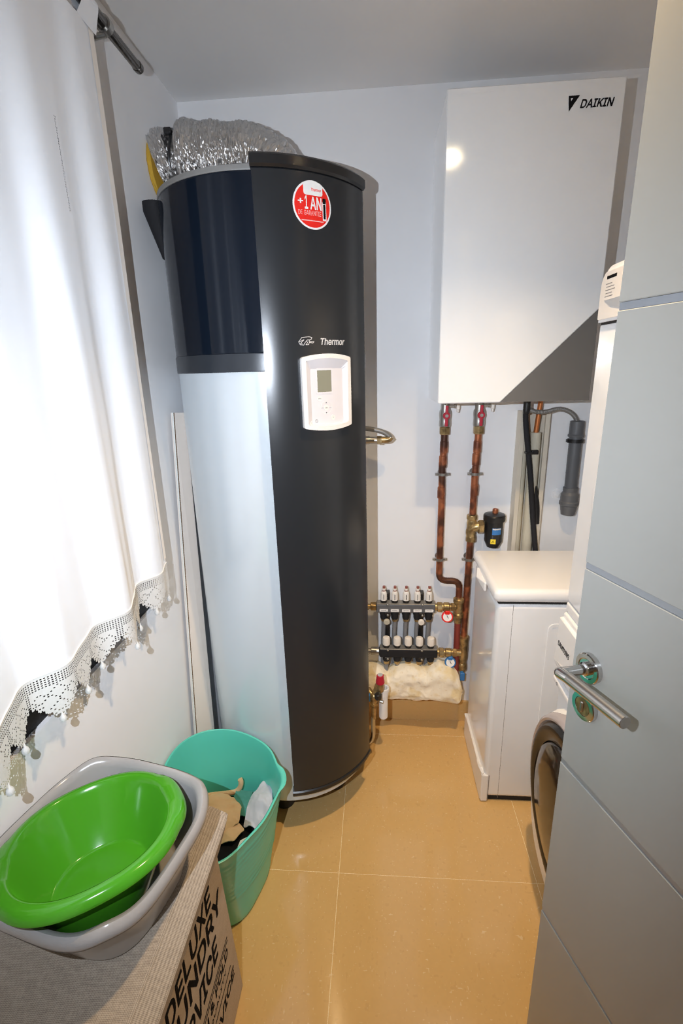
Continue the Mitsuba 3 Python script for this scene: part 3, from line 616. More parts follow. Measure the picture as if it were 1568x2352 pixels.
obj('corner_fitting', lathe([(0, 0.510), (0.0155, 0.510), (0.0155, 0.535), (0.0215, 0.538), (0.0215, 0.552), (0.018, 0.556), (0.0185, 0.598), (0.0215, 0.602), (0.0215, 0.616), (0.0165, 0.620), (0, 0.620)], (0.316, PY - 0.010, 0), n=16), 'm_brass', MN)
obj('corner_fitting', lathe([(0, 0.285), (0.0155, 0.285), (0.0185, 0.292), (0.0185, 0.315), (0.015, 0.320), (0.0185, 0.345), (0.0195, 0.385), (0.0195, 0.425), (0.0205, 0.43), (0.0205, 0.445), (0, 0.445)], (0.3425, PY - 0.006, 0), n=16), 'm_brass', MN)
obj('drain_handle', cat(rb(0.332, 0.352, PY - 0.034, PY - 0.026, 0.250, 0.287, 0.004), cyl((0.341, PY - 0.028, 0.282), (0.341, PY - 0.005, 0.286), 0.008, 12)), 'm_blue', MN)
lab(MN + '__drain_handle', 'blue handle')
pipe('red_pipe', [(0.315, PY - 0.012, 0.535), (0.316, PY - 0.012, 0.270), (0.316, PY - 0.012, 0.235)], 0.0125, 'm_redpipe', 'reddish brown pipe dropping from the red thermometer into the wool wrap', 'pipe')
ORD = ['first', 'second', 'third', 'fourth', 'fifth']
for i, u in enumerate(U):
    kx = 'heating_pipe' if i == 0 else f'heating_pipe_{i:03d}'
    obj(kx, tube([(u, UY, 0.530), (u - 0.002, UY + 0.008, 0.45), (u - 0.004, UY + 0.022, 0.38), (u - 0.004, UY + 0.014, 0.26), (u - 0.004, UY - 0.01, 0.235)], 0.0085, 12), 'm_pex')
    lab(kx, f'grey heating pipe under the {ORD[i]} flow meter of the manifold, counted from the water heater', 'pipe', 'grey heating pipes of the upper manifold bar')
    kx = f'heating_pipe_{i + 5:03d}'
    obj(kx, tube([(u + 0.010, UY - 0.018, 0.338), (u + 0.010, UY - 0.020, 0.30), (u + 0.010, UY - 0.03, 0.235)], 0.0085, 12), 'm_pex')
    lab(kx, f'short grey pipe under the {ORD[i]} cream cap of the lower bar, from the heater', 'pipe', 'grey heating pipes of the lower manifold bar')

# ---------------------------------------------------------------- mineral wool wrap
xs_ = np.linspace(-0.075, 0.340, 110); nn_ = 72; a2 = np.arange(nn_) * 2 * np.pi / nn_
top = np.interp(xs_, [-0.3, -0.06, -0.03, 0.0, 0.034, 0.06, 0.115, 0.16, 0.186, 0.205, 0.24, 0.291, 0.32, 0.338], [0.31, 0.325, 0.331, 0.322, 0.298, 0.318, 0.335, 0.328, 0.312, 0.330, 0.352, 0.335, 0.295, 0.262])
bot = np.interp(xs_, [-0.3, -0.04, 0.05, 0.12, 0.2, 0.26, 0.338], [0.20, 0.196, 0.176, 0.174, 0.182, 0.174, 0.166])
rings = []
for i, x in enumerate(xs_):
    zc, hz_ = (top[i] + bot[i]) / 2, (top[i] - bot[i]) / 2 * max(0.25, 1 - max(0, (x - 0.318) / 0.022) ** 2.2)
    q = np.c_[np.full(nn_, x * 13), np.cos(a2) * 1.1, np.sin(a2) * 1.1]; q2 = q * 3.2
    k_ = 1 + 0.5 * (meshkit.fbm(q, 3, 5) - 0.5) + 0.2 * (meshkit.fbm(q2, 3, 8) - 0.5)
    cy, cz = np.sign(np.cos(a2)) * np.abs(np.cos(a2)) ** 0.8, np.sign(np.sin(a2)) * np.abs(np.sin(a2)) ** 0.8
    yy = 1.731 + 0.062 * cy * k_ * max(0.3, 1 - max(0, (x - 0.318) / 0.022) ** 2.2)
    rings.append(np.c_[np.full(nn_, x) + 0.006 * (meshkit.noise(q2, 2) - 0.5), np.minimum(yy, YB - 0.002), zc + hz_ * cz * (0.75 + 0.25 * k_)])
obj('wool_wrap', loft(rings), 'm_wool', smooth=60)
lab('wool_wrap', 'cream mineral wool wrapped around the pipes below the manifold', 'insulation')

# ---------------------------------------------------------------- safety valve, drain pipe and hose by the heater
SV = 'safety_valve'
lab(SV, 'brass safety valve with a red knob low beside the heater', 'valve')
SY = 1.575
obj('body', cat(tube(spline([(-0.044, SY + 0.02, 0.305), (-0.036, SY + 0.008, 0.30), (-0.024, SY, 0.295), (-0.012, SY, 0.315), (-0.006, SY, 0.34)], 16), [0.013] * 16, 14), ball((-0.022, SY, 0.292), 0.0185), cyl((-0.022, SY, 0.30), (-0.022, SY, 0.255), 0.0145, 14, c=0.002),
                cyl((-0.022, SY, 0.262), (-0.024, SY, 0.19), 0.0095, 12), lathe([(0, 0), (0.017, 0), (0.017, 0.014), (0, 0.014)], (-0.022, SY, 0.252), n=6), cyl((-0.02, SY, 0.29), (0.006, SY, 0.272), 0.008, 12)), 'm_brass', SV, smooth=30)
obj('knob', lathe([(0, 0.352), (0.0165, 0.352), (0.0175, 0.355), (0.0135, 0.386), (0.0115, 0.388), (0, 0.388)], (0.002, SY, 0), n=12), 'm_redlever', SV, smooth=25)
lab(SV + '__knob', 'red fluted knob')
obj('knob_top', lathe([(0, 0.388), (0.0105, 0.388), (0.0105, 0.3888), (0, 0.3888)], (0.002, SY, 0), n=16), 'm_silverink', SV + '__knob', smooth=False)
obj('stem', lathe([(0, 0.318), (0.0145, 0.318), (0.0155, 0.335), (0.013, 0.353), (0, 0.353)], (0.001, SY, 0), n=16), 'm_brass', SV)
obj('black_cap', lathe([(0, 0.302), (0.0115, 0.302), (0.013, 0.306), (0.013, 0.322), (0.010, 0.325), (0, 0.325)], (-0.006, SY - 0.028, 0), n=16), 'm_black', SV)
obj('blue_lever', rb(-0.042, -0.036, SY - 0.03, SY - 0.012, 0.288, 0.315, 0.002), 'm_blue', SV)
obj('side_screw', cyl((0.0, SY - 0.006, 0.275), (0.014, SY - 0.010, 0.273), 0.0065, 10, c=0.001), 'm_nickel', SV)
obj('bent_tube', tube(spline([(-0.024, SY, 0.20), (-0.026, SY - 0.004, 0.14), (-0.034, SY, 0.085), (-0.06, SY + 0.01, 0.06), (-0.10, SY + 0.02, 0.055)], 16), 0.009, 12), 'm_steel', SV)
DP = 'drain_pipe'
lab(DP, 'short white plastic drain pipe hanging beside the red knob valve', 'pipe')
obj('tube', lathe([(0.0135, 0.178), (0.016, 0.176), (0.0175, 0.180), (0.0175, 0.272), (0.0195, 0.277), (0.0205, 0.30), (0.0185, 0.312), (0.0165, 0.312), (0.0155, 0.28), (0.0135, 0.178)], (0.014, SY + 0.026, 0), n=24), 'm_whitesatin', DP)
obj('funnel', lathe([(0.0185, 0.296), (0.0215, 0.300), (0.0215, 0.313), (0.0195, 0.314), (0.017, 0.30)], (0.0155, SY + 0.026, 0), n=24), 'm_whitesatin', DP)
BH = 'braided_hose'
lab(BH, 'braided grey hose with brass elbow sticking out behind the heater', 'hose')
obj('hose', tube(spline([(-0.10, 1.72, 1.315), (-0.045, 1.705, 1.303), (0.0, 1.70, 1.295), (0.028, 1.70, 1.283), (0.042, 1.70, 1.268)], 24), 0.0085, 14), 'm_hose', BH)
obj('elbow', cat(tube(spline([(0.004, 1.70, 1.262), (0.022, 1.70, 1.262), (0.036, 1.70, 1.264), (0.044, 1.70, 1.272)], 12), [0.0115, 0.0115, 0.012, 0.012, 0.012, 0.012, 0.012, 0.012, 0.0118, 0.0112, 0.0108, 0.0105], 14), lathe([(0, 0), (0.0145, 0), (0.0145, 0.016), (0, 0.016)], (-0.005, 1.70, 1.2615), (1, 0, 0), 6)), 'm_brass', BH, smooth=30)
obj('coupling', lathe([(0, 0), (0.0135, 0), (0.0145, 0.003), (0.0145, 0.022), (0.0125, 0.025), (0.0125, 0.05), (0, 0.05)][::1], (-0.055, 1.70, 1.2615), (1, 0, 0), 16), 'm_nickel', BH)

# ---------------------------------------------------------------- trunking with refrigerant lines, condensate drain
TK = 'pipe_trunking'
lab(TK, 'open beige plastic trunking on the wall behind the white top-loader', 'trunking')
tx0, tx1 = 0.503, 0.603
obj('channel', bx(tx0, tx1, YB - 0.004, YB - 0.0005, 0.10, 1.345), 'm_beige', TK, smooth=False)
for x0, x1 in ((tx0, tx0 + 0.003), (tx1 - 0.003, tx1)):
    obj('side_wall', cat(bx(x0, x1, YB - 0.052, YB - 0.004, 0.10, 1.345), bx(x0 - (0.0 if x0 < 0.55 else 0.012), x1 + (0.012 if x0 < 0.55 else 0), YB - 0.053, YB - 0.050, 0.10, 1.345)), 'm_beige', TK, smooth=False)
obj('screw', ball((0.5735, YB - 0.005, 1.209), 0.0045, 1), 'm_nickel', TK)
CL = 'power_cable'
cpath = spline([(0.505, 1.70, 1.40), (0.512, 1.745, 1.345), (0.522, 1.742, 1.26), (0.545, 1.740, 1.12), (0.566, 1.739, 0.966), (0.585, 1.739, 0.844), (0.60, 1.74, 0.70)], 40)
obj(CL, tube(cpath, 0.0095, 12), 'm_blackmatt')
lab(CL, 'black cable sagging down the open trunking', 'cable')
obj('cable_tie', cat(rb(0.520, 0.546, 1.728, 1.754, 1.197, 1.207, 0.003), rb(0.541, 0.566, 1.733, 1.746, 1.196, 1.212, 0.004)), 'm_black', CL)
bc = 'power_cable_001'
obj(bc, tube(spline([(0.513, 1.76, 1.33), (0.535, 1.768, 1.24), (0.553, 1.768, 1.14), (0.570, 1.766, 1.07), (0.582, 1.765, 1.0), (0.588, 1.765, 0.93)], 30), np.interp(np.linspace(0, 1, 30), [0, 0.5, 0.62, 0.8, 1], [0.004, 0.004, 0.009, 0.014, 0.013]), 12), 'm_black')
lab(bc, 'second black cable with a thick sleeve in the trunking', 'cable')
for kx, pts, r, lb_ in (('refrigerant_pipe', [(0.524, 1.775, 1.40), (0.523, 1.782, 1.28), (0.527, 1.786, 0.60)], 0.0048, 'thin bright copper pipe entering the left side of the trunking'),
                        ('refrigerant_pipe_001', [(0.567, 1.762, 1.40), (0.5605, 1.770, 1.27), (0.566, 1.778, 0.60)], 0.0085, 'thick bright copper pipe entering a beige foam sleeve in the trunking')):
    lab(kx, lb_, 'pipe')
    obj('tube', tube(np.array(pts), r, 12), 'm_coppernew', kx)
    obj('foam_sleeve', tube(np.array([np.array(pts[1]) + [0, 0, 0.0], np.array(pts[1]) * 0.7 + np.array(pts[2]) * 0.3, pts[2]]), r + 0.010, 14), 'm_foam', kx)
SD = 'condensate_trap'
lab(SD, 'dark grey plastic condensate drain on the wall beside the stacked machines', 'drain')
dy = 1.772
obj('pipe', cat(cyl((0.703, dy, 1.06), (0.701, dy, 1.30), 0.0215, 22)), 'm_greyplastic', SD)
obj('socket', lathe([(0.018, 1.252), (0.0265, 1.252), (0.0275, 1.258), (0.024, 1.262), (0.024, 1.306), (0.020, 1.308), (0.018, 1.30)], (0.701, dy, 0), n=22), 'm_greyplastic', SD)
obj('clamp', cat(lathe([(0.0215, -0.006), (0.0275, -0.006), (0.0275, 0.006), (0.0215, 0.006)], (0.7015, dy, 1.238), n=22), rb(0.67, 0.684, dy - 0.006, dy + 0.006, 1.232, 1.244, 0.002), bx(0.698, 0.706, dy + 0.02, YB, 1.233, 1.243)), 'm_black', SD)
obj('trap', lathe([(0, 0.963), (0.024, 0.963), (0.030, 0.998), (0.034, 1.002), (0.034, 1.012), (0.031, 1.016), (0.031, 1.040), (0.025, 1.050), (0.0255, 1.066), (0, 1.066)], (0.703, dy, 0), n=26), 'm_greyplastic', SD, smooth=25)
obj('wall_bracket', cat(cyl((0.68, dy + 0.02, 1.03), (0.672, YB, 1.032), 0.012, 14), lathe([(0, 0), (0.02, 0), (0.02, 0.004), (0, 0.004)], (0.672, YB - 0.004, 1.032), (0, 1, 0), 18)), 'm_whitesatin', SD)
CH = 'corrugated_hose'
hp = spline([(0.505, 1.70, 1.42), (0.503, 1.705, 1.385), (0.512, 1.71, 1.358), (0.535, 1.715, 1.348), (0.572, 1.72, 1.346), (0.614, 1.735, 1.353), (0.655, 1.75, 1.345), (0.688, 1.765, 1.322), (0.700, 1.772, 1.295)], 220)
sl_ = np.r_[0, np.cumsum(np.linalg.norm(np.diff(hp, axis=0), axis=1))]
obj(CH, tube(hp, 0.0072 + 0.0009 * np.sin(sl_ * 2 * np.pi / 0.005), 12), 'm_hose')
lab(CH, 'thin grey corrugated hose arching from the wall unit to the condensate drain', 'hose')
obj('black_plug', cat(lathe([(0, 1.342), (0.009, 1.342), (0.012, 1.352), (0.012, 1.397), (0, 1.397)], (0.503, 1.705, 0), n=14)), 'm_black', CH)

# ---------------------------------------------------------------- top-loading washing machine
TL = 'top_loader'
lab(TL, 'narrow white top-loading washing machine under the wall unit', 'washing machine')
ax0, ax1, ay0, ay1 = 0.366, 0.965, 1.388, 1.728
obj('body', rb(ax0, ax1, ay0, ay1, 0.02, 0.788, 0.018, True), 'm_whitegloss', TL, smooth=40)
lid = rb(ax0 - 0.010, ax1, ay0 - 0.010, ay1 + 0.004, 0.793, 0.838, 0.019, True)
obj('lid', lid, 'm_whitesatin', TL, smooth=40)
obj('lid_gap', rb(ax0 + 0.006, ax1 - 0.006, ay0 + 0.005, ay1 - 0.005, 0.784, 0.797, 0.004), 'm_gap', TL)
obj('lid_handle', hull(np.vstack([np.array([ax0 - 0.012, y, z]) + 0.005 * _ICO for y in (1.50, 1.62) for z in (0.782, 0.806)] + [np.array([ax0 - 0.026, 1.56, 0.80]) + 0.004 * _ICO])), 'm_whitesatin', TL + '__lid')
pl = Polygon([(1.70, 0.004), (ay0 + 0.01, 0.004), (ay0 - 0.001, 0.014), (ay0 - 0.001, 0.118), (ay0 + 0.010, 0.120), (ay0 + 0.03, 0.126), (ay0 + 0.06, 0.112), (1.72, 0.106), (1.72, 0.004)])
obj('plinth', cat(place(extr(pl, 0.010), (ax0 - 0.009, 0, 0), (0, 1, 0), (0, 0, 1), (1, 0, 0)), rb(ax0 - 0.008, ax0 + 0.016, ay0 - 0.0022, ay0 + 0.02, 0.004, 0.118, 0.004)), 'm_whitesatin', TL, smooth=30)
obj('plinth_edge', tube(spline([(ax0 - 0.010, 1.715, 0.108), (ax0 - 0.010, ay0 + 0.06, 0.114), (ax0 - 0.010, ay0 + 0.025, 0.124), (ax0 - 0.004, ay0 + 0.002, 0.121)], 20), 0.0035, 10), 'm_whitesatin', TL + '__plinth')
obj('seam', cat(bx(ax0 + 0.052, ax0 + 0.0530, ay0 - 0.0004, ay0 + 0.001, 0.02, 0.785), bx(ax0 + 0.0165, ax0 + 0.0180, ay0 - 0.0026, ay0 + 0.001, 0.012, 0.118)), 'm_seam', TL, smooth=False)
emb = rrect(0.34, 0.56, 0.02)
obj('side_panel', place(extr(emb.difference(emb.buffer(-0.010)), 0.0022), (ax0 + 0.335, ay0, 0.44), (1, 0, 0), (0, 0, 1), (0, -1, 0)), 'm_whitegloss', TL, smooth=False)
obj('base', bx(ax0 + 0.02, ax1 - 0.02, ay0 + 0.012, ay1 - 0.02, 0.0, 0.03), 'm_gap', TL, smooth=False)

# ---------------------------------------------------------------- front-loading washer and the dryer stacked on it
FW = 'front_loader'
lab(FW, 'white front-loading washing machine with a big black porthole behind the door', 'washing machine')
FX, FY0, FY1 = 0.530, 0.672, 1.268; FC = (0.975, 0.395)
obj('body', rb(FX, XR - 0.015, FY0, FY1, 0.012, 0.850, 0.012), 'm_whitegloss', FW)
rg = []
for (X_, h, b_, o_) in ((FX + 0.005, 0.285, 0.292, 0), (FX - 0.022, 0.282, 0.288, 0), (FX - 0.046, 0.272, 0.276, 0), (FX - 0.056, 0.262, 0.264, 0)):
    e, _ = superell(h, b_, 3.2, 72); rg.append(np.c_[np.full(72, X_), FC[0] + e[:, 0], np.clip(0.318 + e[:, 1], 0.014, 9)])
obj('front_panel', loft(rg[::-1]), 'm_whitegloss', FW, smooth=40)
def ringx(prof, n=72):  # profile (radius, depth towards the room) around the porthole axis
    return lathe([(r, d) for r, d in prof], (FX - 0.05, FC[0], FC[1]), (-1, 0, 0), n)
PH = obj('porthole', ringx([(0.20, -0.02), (0.252, -0.012), (0.256, 0.006), (0.250, 0.020), (0.242, 0.026), (0.236, 0.024), (0.230, 0.014), (0.20, -0.02)]), 'm_pinkgrey', FW, smooth=40)
obj('outer_ring', ringx([(0.205, 0.0), (0.232, 0.012), (0.234, 0.018), (0.222, 0.032), (0.205, 0.034), (0.185, 0.026), (0.180, 0.0)]), 'm_ringblack', PH, smooth=40)
obj('glass', ringx([(0, -0.01), (0.185, -0.01), (0.186, 0.018), (0.176, 0.036), (0.13, 0.050), (0.06, 0.056), (0, 0.057)]), 'm_drum', PH, smooth=50)
# detergent drawer and fascia
obj('fascia', rb(FX - 0.010, FX + 0.02, FY0 + 0.002, FY1 - 0.002, 0.628, 0.832, 0.008), 'm_whitesatin', FW)
DR = obj('drawer', hull(np.vstack([np.array([x, y, z]) + 0.004 * _ICO for x, y, z in [(FX - 0.012, 1.085, 0.662), (FX - 0.012, 1.258, 0.662), (FX - 0.022, 1.085, 0.685), (FX - 0.022, 1.252, 0.685), (FX - 0.016, 1.085, 0.812), (FX - 0.016, 1.258, 0.812), (FX, 1.085, 0.66), (FX, 1.26, 0.66), (FX, 1.085, 0.814), (FX, 1.26, 0.814)]])), 'm_whitesatin', FW, smooth=30)
t = text('SAMSUNG', 0.0145, 0.0008, True, 0.080)
obj('lettering', place(t, (FX - 0.0228, 1.2425, 0.738), (0, -1, 0), (0, 0, 1), (-1, 0, 0)), 'm_ink', DR, smooth=False)
obj('finger_groove', hull([(FX - 0.0275, 1.10, 0.70), (FX - 0.0275, 1.19, 0.70), (FX - 0.0265, 1.24, 0.688), (FX - 0.018, 1.10, 0.673), (FX - 0.018, 1.22, 0.673), (FX - 0.012, 1.15, 0.69)]), 'm_whitesatin', DR, smooth=30)
obj('ledge', rb(FX - 0.020, FX, FY0 + 0.004, FY1 - 0.006, 0.610, 0.628, 0.006), 'm_whitesatin', FW)
obj('power_icon', place(extr(Point(0, 0).buffer(0.005).difference(Point(0, 0).buffer(0.0038)), 0.0006), (FX - 0.0205, 1.225, 0.6195), (0, -1, 0), (0, 0, 1), (-1, 0, 0)), 'm_greyink', FW, smooth=False)
obj('top_board', rb(FX - 0.004, XR - 0.015, FY0 + 0.001, FY1 - 0.001, 0.834, 0.862, 0.006), 'm_whitesatin', FW)
TD = 'tumble_dryer'
lab(TD, 'white tumble dryer stacked on the front-loading washing machine', 'dryer')
DZ0, DZ1 = 0.866, 1.712
obj('body', rb(FX - 0.002, XR - 0.015, FY0, FY1, DZ0, 1.590, 0.005), 'm_whitegloss', TD)
e = sbox(FY0, 1.594, FY1, DZ1).buffer(-0.045).buffer(0.045, quad_segs=8).union(sbox(FY0, 1.594, FY1, 1.64))
obj('control_block', place(extr(e, XR - 0.02 - FX), (FX - 0.006, 0, 0), (0, 1, 0), (0, 0, 1), (1, 0, 0)), 'm_whitesatin', TD, smooth=30)
dre = sbox(1.03, 1.600, FY1 - 0.006, 1.700).buffer(-0.004).buffer(0.004)
WD = obj('water_drawer', place(extr(dre.intersection(e.buffer(-0.006)), 0.006), (FX - 0.0055, 0, 0), (0, 1, 0), (0, 0, 1), (-1, 0, 0)), 'm_panelcream', TD, smooth=False)
obj('finger_groove', place(extr(Polygon([(1.06, 1.640), (1.235, 1.640), (1.20, 1.624), (1.15, 1.616), (1.10, 1.616)]), 0.0012), (FX - 0.0115, 0, 0), (0, 1, 0), (0, 0, 1), (-1, 0, 0)), 'm_inlay', WD, smooth=False)
tx = [(1.2345, 1.684, 0.046, 0.0065, 'm_ink')] + [(1.236 - 0.003 * (i % 2), 1.673 - 0.0066 * i, 0.030 + 0.008 * (i % 3), 0.0016, 'm_greyink') for i in range(5)]
for y, z, w_, h_, mm in tx:
    obj('lettering', bx(FX - 0.0119, FX - 0.0113, y - w_, y, z, z + h_), mm, WD, smooth=False)
obj('block_seam', bx(FX - 0.001, XR - 0.02, FY0 + 0.004, FY1 - 0.004, 1.589, 1.595), 'm_gap', TD, smooth=False)
obj('door_ring', lathe([(0.0, 0.0), (0.205, 0.0), (0.212, 0.006), (0.205, 0.016), (0.19, 0.02), (0.0, 0.022)], (FX - 0.001, 0.955, 1.20), (-1, 0, 0), 56), 'm_whitesatin', TD, smooth=40)

# ---------------------------------------------------------------- linen laundry hamper
HP = 'laundry_hamper'
lab(HP, 'linen laundry hamper with black lettering under the window', 'laundry hamper')
bb = np.array([(-0.359, 0.305, 0.0), (-0.359, 0.806, 0.0), (-0.622, 0.806, 0.0), (-0.622, 0.305, 0.0), (-0.353, 0.31, 0.60), (-0.353, 0.738, 0.60), (-0.622, 0.738, 0.60), (-0.622, 0.31, 0.60)])
hb = hull((bb[:, None] + 0.006 * _ICO * [1, 1, 0.0] + [0, 0, 0.002]).reshape(-1, 3))
obj('body', hb, 'm_printed', HP, smooth=30)
prof = [(-0.628, 0.548), (-0.628, 0.640), (-0.620, 0.650), (-0.350, 0.650), (-0.342, 0.6475), (-0.316, 0.634), (-0.3125, 0.629), (-0.336, 0.548)]
r0 = [np.array([[x, y, z] for x, z in prof]) for y in (0.285, 0.29, 0.74, 0.752)]
for q, k_ in ((0, 0.985), (3, 0.985)):
    c = r0[q].mean(0); r0[q] = c + (r0[q] - c) * [k_, 1, k_]
obj('lid', loft(r0), 'm_linen', HP, smooth=20)
lab(HP + '__lid', 'woven greige lid')
obj('lid_seam', cat(tube([(-0.346, 0.29, 0.6495), (-0.346, 0.75, 0.6495)], 0.0016, 8), tube([(-0.3150, 0.29, 0.632), (-0.3150, 0.75, 0.632)], 0.0016, 8)), 'm_linen', HP + '__lid')
def hx_(y, z): return -0.347 - 0.006 * (0.6 - z) / 0.6 + 0.0003
def htext(s, y0, y1, z, h, bold=True, slant=0.0):
    t = text(s, h, 0.0006, bold, y1 - y0, slant)
    obj('lettering', place(t, (hx_(0, z + h / 2) - 0.0004, y0, z), (0, 1, 0), (0.01, 0, 1), (1, 0, 0)), 'm_ink', HP + '__body', smooth=False)
htext('DELUXE', 0.484, 0.692, 0.462, 0.050)
htext('LAUNDRY', 0.432, 0.735, 0.393, 0.052)
htext('SERVICE', 0.478, 0.694, 0.308, 0.058)
htext('WASH & FOLD', 0.520, 0.742, 0.228, 0.024)
htext('BEST QUALITY', 0.560, 0.722, 0.201, 0.010, False)
htext('SERVICE', 0.585, 0.764, 0.121, 0.030)
for z in (0.272, 0.262, 0.176):
    obj('rule', bx(hx_(0, z) - 0.001, hx_(0, z) + 0.0004, 0.42, 0.748, z, z + 0.0022), 'm_ink', HP + '__body', smooth=False)

# ---------------------------------------------------------------- plastic basins
def basin(levels, k=96):
    """levels: (a, b, exponent, z, cx, cy, rot) from the outside foot up over the rim and down the inside"""
    rings = []
    for a, b, n, z, cx, cy, rot, dip in levels:
        e, t = superell(a, b, n, k, rot)
        zz = z - dip * (np.exp(-((np.abs(np.sin(t)) - 1) / 0.20) ** 2) + np.exp(-((np.abs(np.cos(t)) - 1) / 0.20) ** 2))
        rings.append(np.c_[cx + e[:, 0], cy + e[:, 1], zz])
    return loft(rings)
gcx, gcy, gr = -0.4665, 0.580, math.radians(-13)
gl = [(0.104, 0.094, 3.2, 0.652), (0.110, 0.100, 3.2, 0.656), (0.140, 0.1355, 3.3, 0.760), (0.143, 0.1385, 3.3, 0.763), (0.1475, 0.1430, 3.3, 0.767), (0.1555, 0.1510, 3.3, 0.772), (0.1575, 0.1530, 3.3, 0.780), (0.1555, 0.1510, 3.3, 0.789), (0.150, 0.1455, 3.3, 0.793), (0.143, 0.1385, 3.3, 0.790), (0.1385, 0.1340, 3.3, 0.780), (0.110, 0.100, 3.2, 0.666), (0.100, 0.090, 3.2, 0.660)]
m = basin([(a, b, n, z, gcx, gcy, gr, 0.011 if z > 0.755 else 0) for a, b, n, z in gl])
obj('grey_basin', m, 'm_greybasin', smooth=50)
lab('grey_basin', 'grey square plastic basin on the linen hamper', 'basin')
bl = [(0.078, 0.078, 2.2, -0.104), (0.084, 0.083, 2.2, -0.101), (0.106, 0.104, 2.2, -0.05), (0.1235, 0.119, 2.2, -0.010), (0.127, 0.122, 2.2, -0.006), (0.135, 0.128, 2.3, -0.009), (0.1415, 0.1325, 2.3, -0.016), (0.1435, 0.134, 2.3, -0.0165), (0.1450, 0.1350, 2.3, -0.012), (0.1420, 0.1325, 2.3, -0.004), (0.136, 0.128, 2.3, 0.001), (0.128, 0.122, 2.2, 0.003), (0.1225, 0.117, 2.2, 0.000), (0.1185, 0.114, 2.2, -0.010), (0.102, 0.100, 2.2, -0.050), (0.081, 0.080, 2.2, -0.096), (0.072, 0.071, 2.2, -0.0995)]
m = basin([(a, b, n, z, 0, 0, 0, 0) for a, b, n, z in bl])
v = np.array(m.vertices)
# wider grip on the two ends of the rim
rad = np.hypot(v[:, 0], v[:, 1]); onr = (v[:, 2] > -0.0175) & (np.abs(v[:, 0]) > 0.126)
v[onr, 0] += np.sign(v[onr, 0]) * 0.008 * np.clip(1 - (np.abs(v[onr, 1]) / 0.075) ** 4, 0, 1)
tz = math.radians(36); tx_ = math.radians(12.0)
Rz = np.array([[math.cos(tz), -math.sin(tz), 0], [math.sin(tz), math.cos(tz), 0], [0, 0, 1]])
v[:, 1] *= 1.17
Rx = np.array([[1, 0, 0], [0, math.cos(tx_), math.sin(tx_)], [0, -math.sin(tx_), math.cos(tx_)]])
obj('green_basin', mesh(0.94 * v @ (Rz @ Rx).T + [-0.464, 0.563, 0.806], m.faces), 'm_green', smooth=50)
lab('green_basin', 'bright green oval plastic bowl inside the grey basin', 'bowl')

# ---------------------------------------------------------------- turquoise tub with washing
kB = 120; tB = np.arange(kB) * 2 * np.pi / kB
bcx, bcy = -0.450, 1.060
rimr = CubicSpline(np.radians([-4, 20, 33, 53, 82, 108, 132, 163, 190, 215, 250, 270, 287.5, 305.4, 325, 356]), [0.157, 0.170, 0.168, 0.181, 0.198, 0.219, 0.220, 0.187, 0.172, 0.180, 0.212, 0.224, 0.213, 0.180, 0.163, 0.157], bc_type='periodic')((tB + math.radians(4)) % (2 * np.pi) - math.radians(4))
rimz = CubicSpline(np.radians([0, 45, 80, 120, 165, 220, 270, 310, 360]), [0.354, 0.363, 0.375, 0.39, 0.405, 0.39, 0.365, 0.354, 0.354], bc_type='periodic')(tB)
footr = CubicSpline(np.radians([0, 45, 90, 135, 180, 225, 270, 295, 325, 360]), [0.098, 0.128, 0.152, 0.155, 0.128, 0.120, 0.130, 0.122, 0.100, 0.098], bc_type='periodic')(tB)
hnd = np.exp(-((((tB + np.pi) % (2 * np.pi) - np.pi) - math.radians(19)) / math.radians(14)) ** 6)
def bring(f, dr_, dz):
    r = footr + (rimr - footr) * f + dr_
    return np.c_[bcx + r * np.cos(tB), bcy + r * np.sin(tB), 0.004 + (rimz - 0.004) * f + dz]
rgs = [bring(0, -0.02, -0.003), bring(0, -0.006, -0.003), bring(0.0, 0.0, 0.004)] + [bring(f, 0.0022 * math.exp(-((f * 100 % 6) - 3) ** 2) if 0.38 < f < 0.9 else 0.0, 0) for f in np.linspace(0.06, 0.93, 46)]
rgs += [bring(0.975, 0, 0), bring(0.985, 0.003, 0) + np.c_[np.cos(tB), np.sin(tB), 0 * tB] * (hnd * 0.008)[:, None], bring(1.0, 0.0035, 0) + np.c_[np.cos(tB), np.sin(tB), 0 * tB] * (hnd * 0.010)[:, None], bring(1.0, 0.0, 0.002) + np.c_[np.cos(tB), np.sin(tB), 0 * tB] * (hnd * 0.006)[:, None], bring(1.0, -0.004, 0.0), bring(0.9, -0.0045, 0), bring(0.5, -0.0045, 0), bring(0.04, -0.005, 0), bring(0.03, -0.04, 0)]
obj('turquoise_tub', loft(rgs), 'm_turquoise', smooth=50)
lab('turquoise_tub', 'turquoise plastic laundry tub between the hamper and the heater', 'tub')
# washing inside
rr_ = np.linspace(0, 1, 26); P = np.zeros((26, 90, 3)); th = np.linspace(0, 2 * np.pi, 90)
f_in = 0.155 / 0.36
rin = (np.interp(th, np.r_[tB, 2 * np.pi], np.r_[footr, footr[0]]) * (1 - f_in) + np.interp(th, np.r_[tB, 2 * np.pi], np.r_[rimr, rimr[0]]) * f_in) - 0.010
for i, q in enumerate(rr_):
    x, y = bcx + q * rin * np.cos(th), bcy + q * rin * np.sin(th)
    nz = meshkit.fbm(np.c_[x * 16, y * 16, x * 0 + 1], 4, 3)
    nz[-1] = nz[0]
    P[i] = np.c_[x, y, 0.155 + (0.06 * (nz - 0.5) + 0.02) * (1 - q ** 4)]
Pb = P[::-1].copy(); Pb[:, :, 2] = 0.02 + 0.13 * 0; 
rin0 = np.interp(th, np.r_[tB, 2 * np.pi], np.r_[footr, footr[0]]) - 0.013
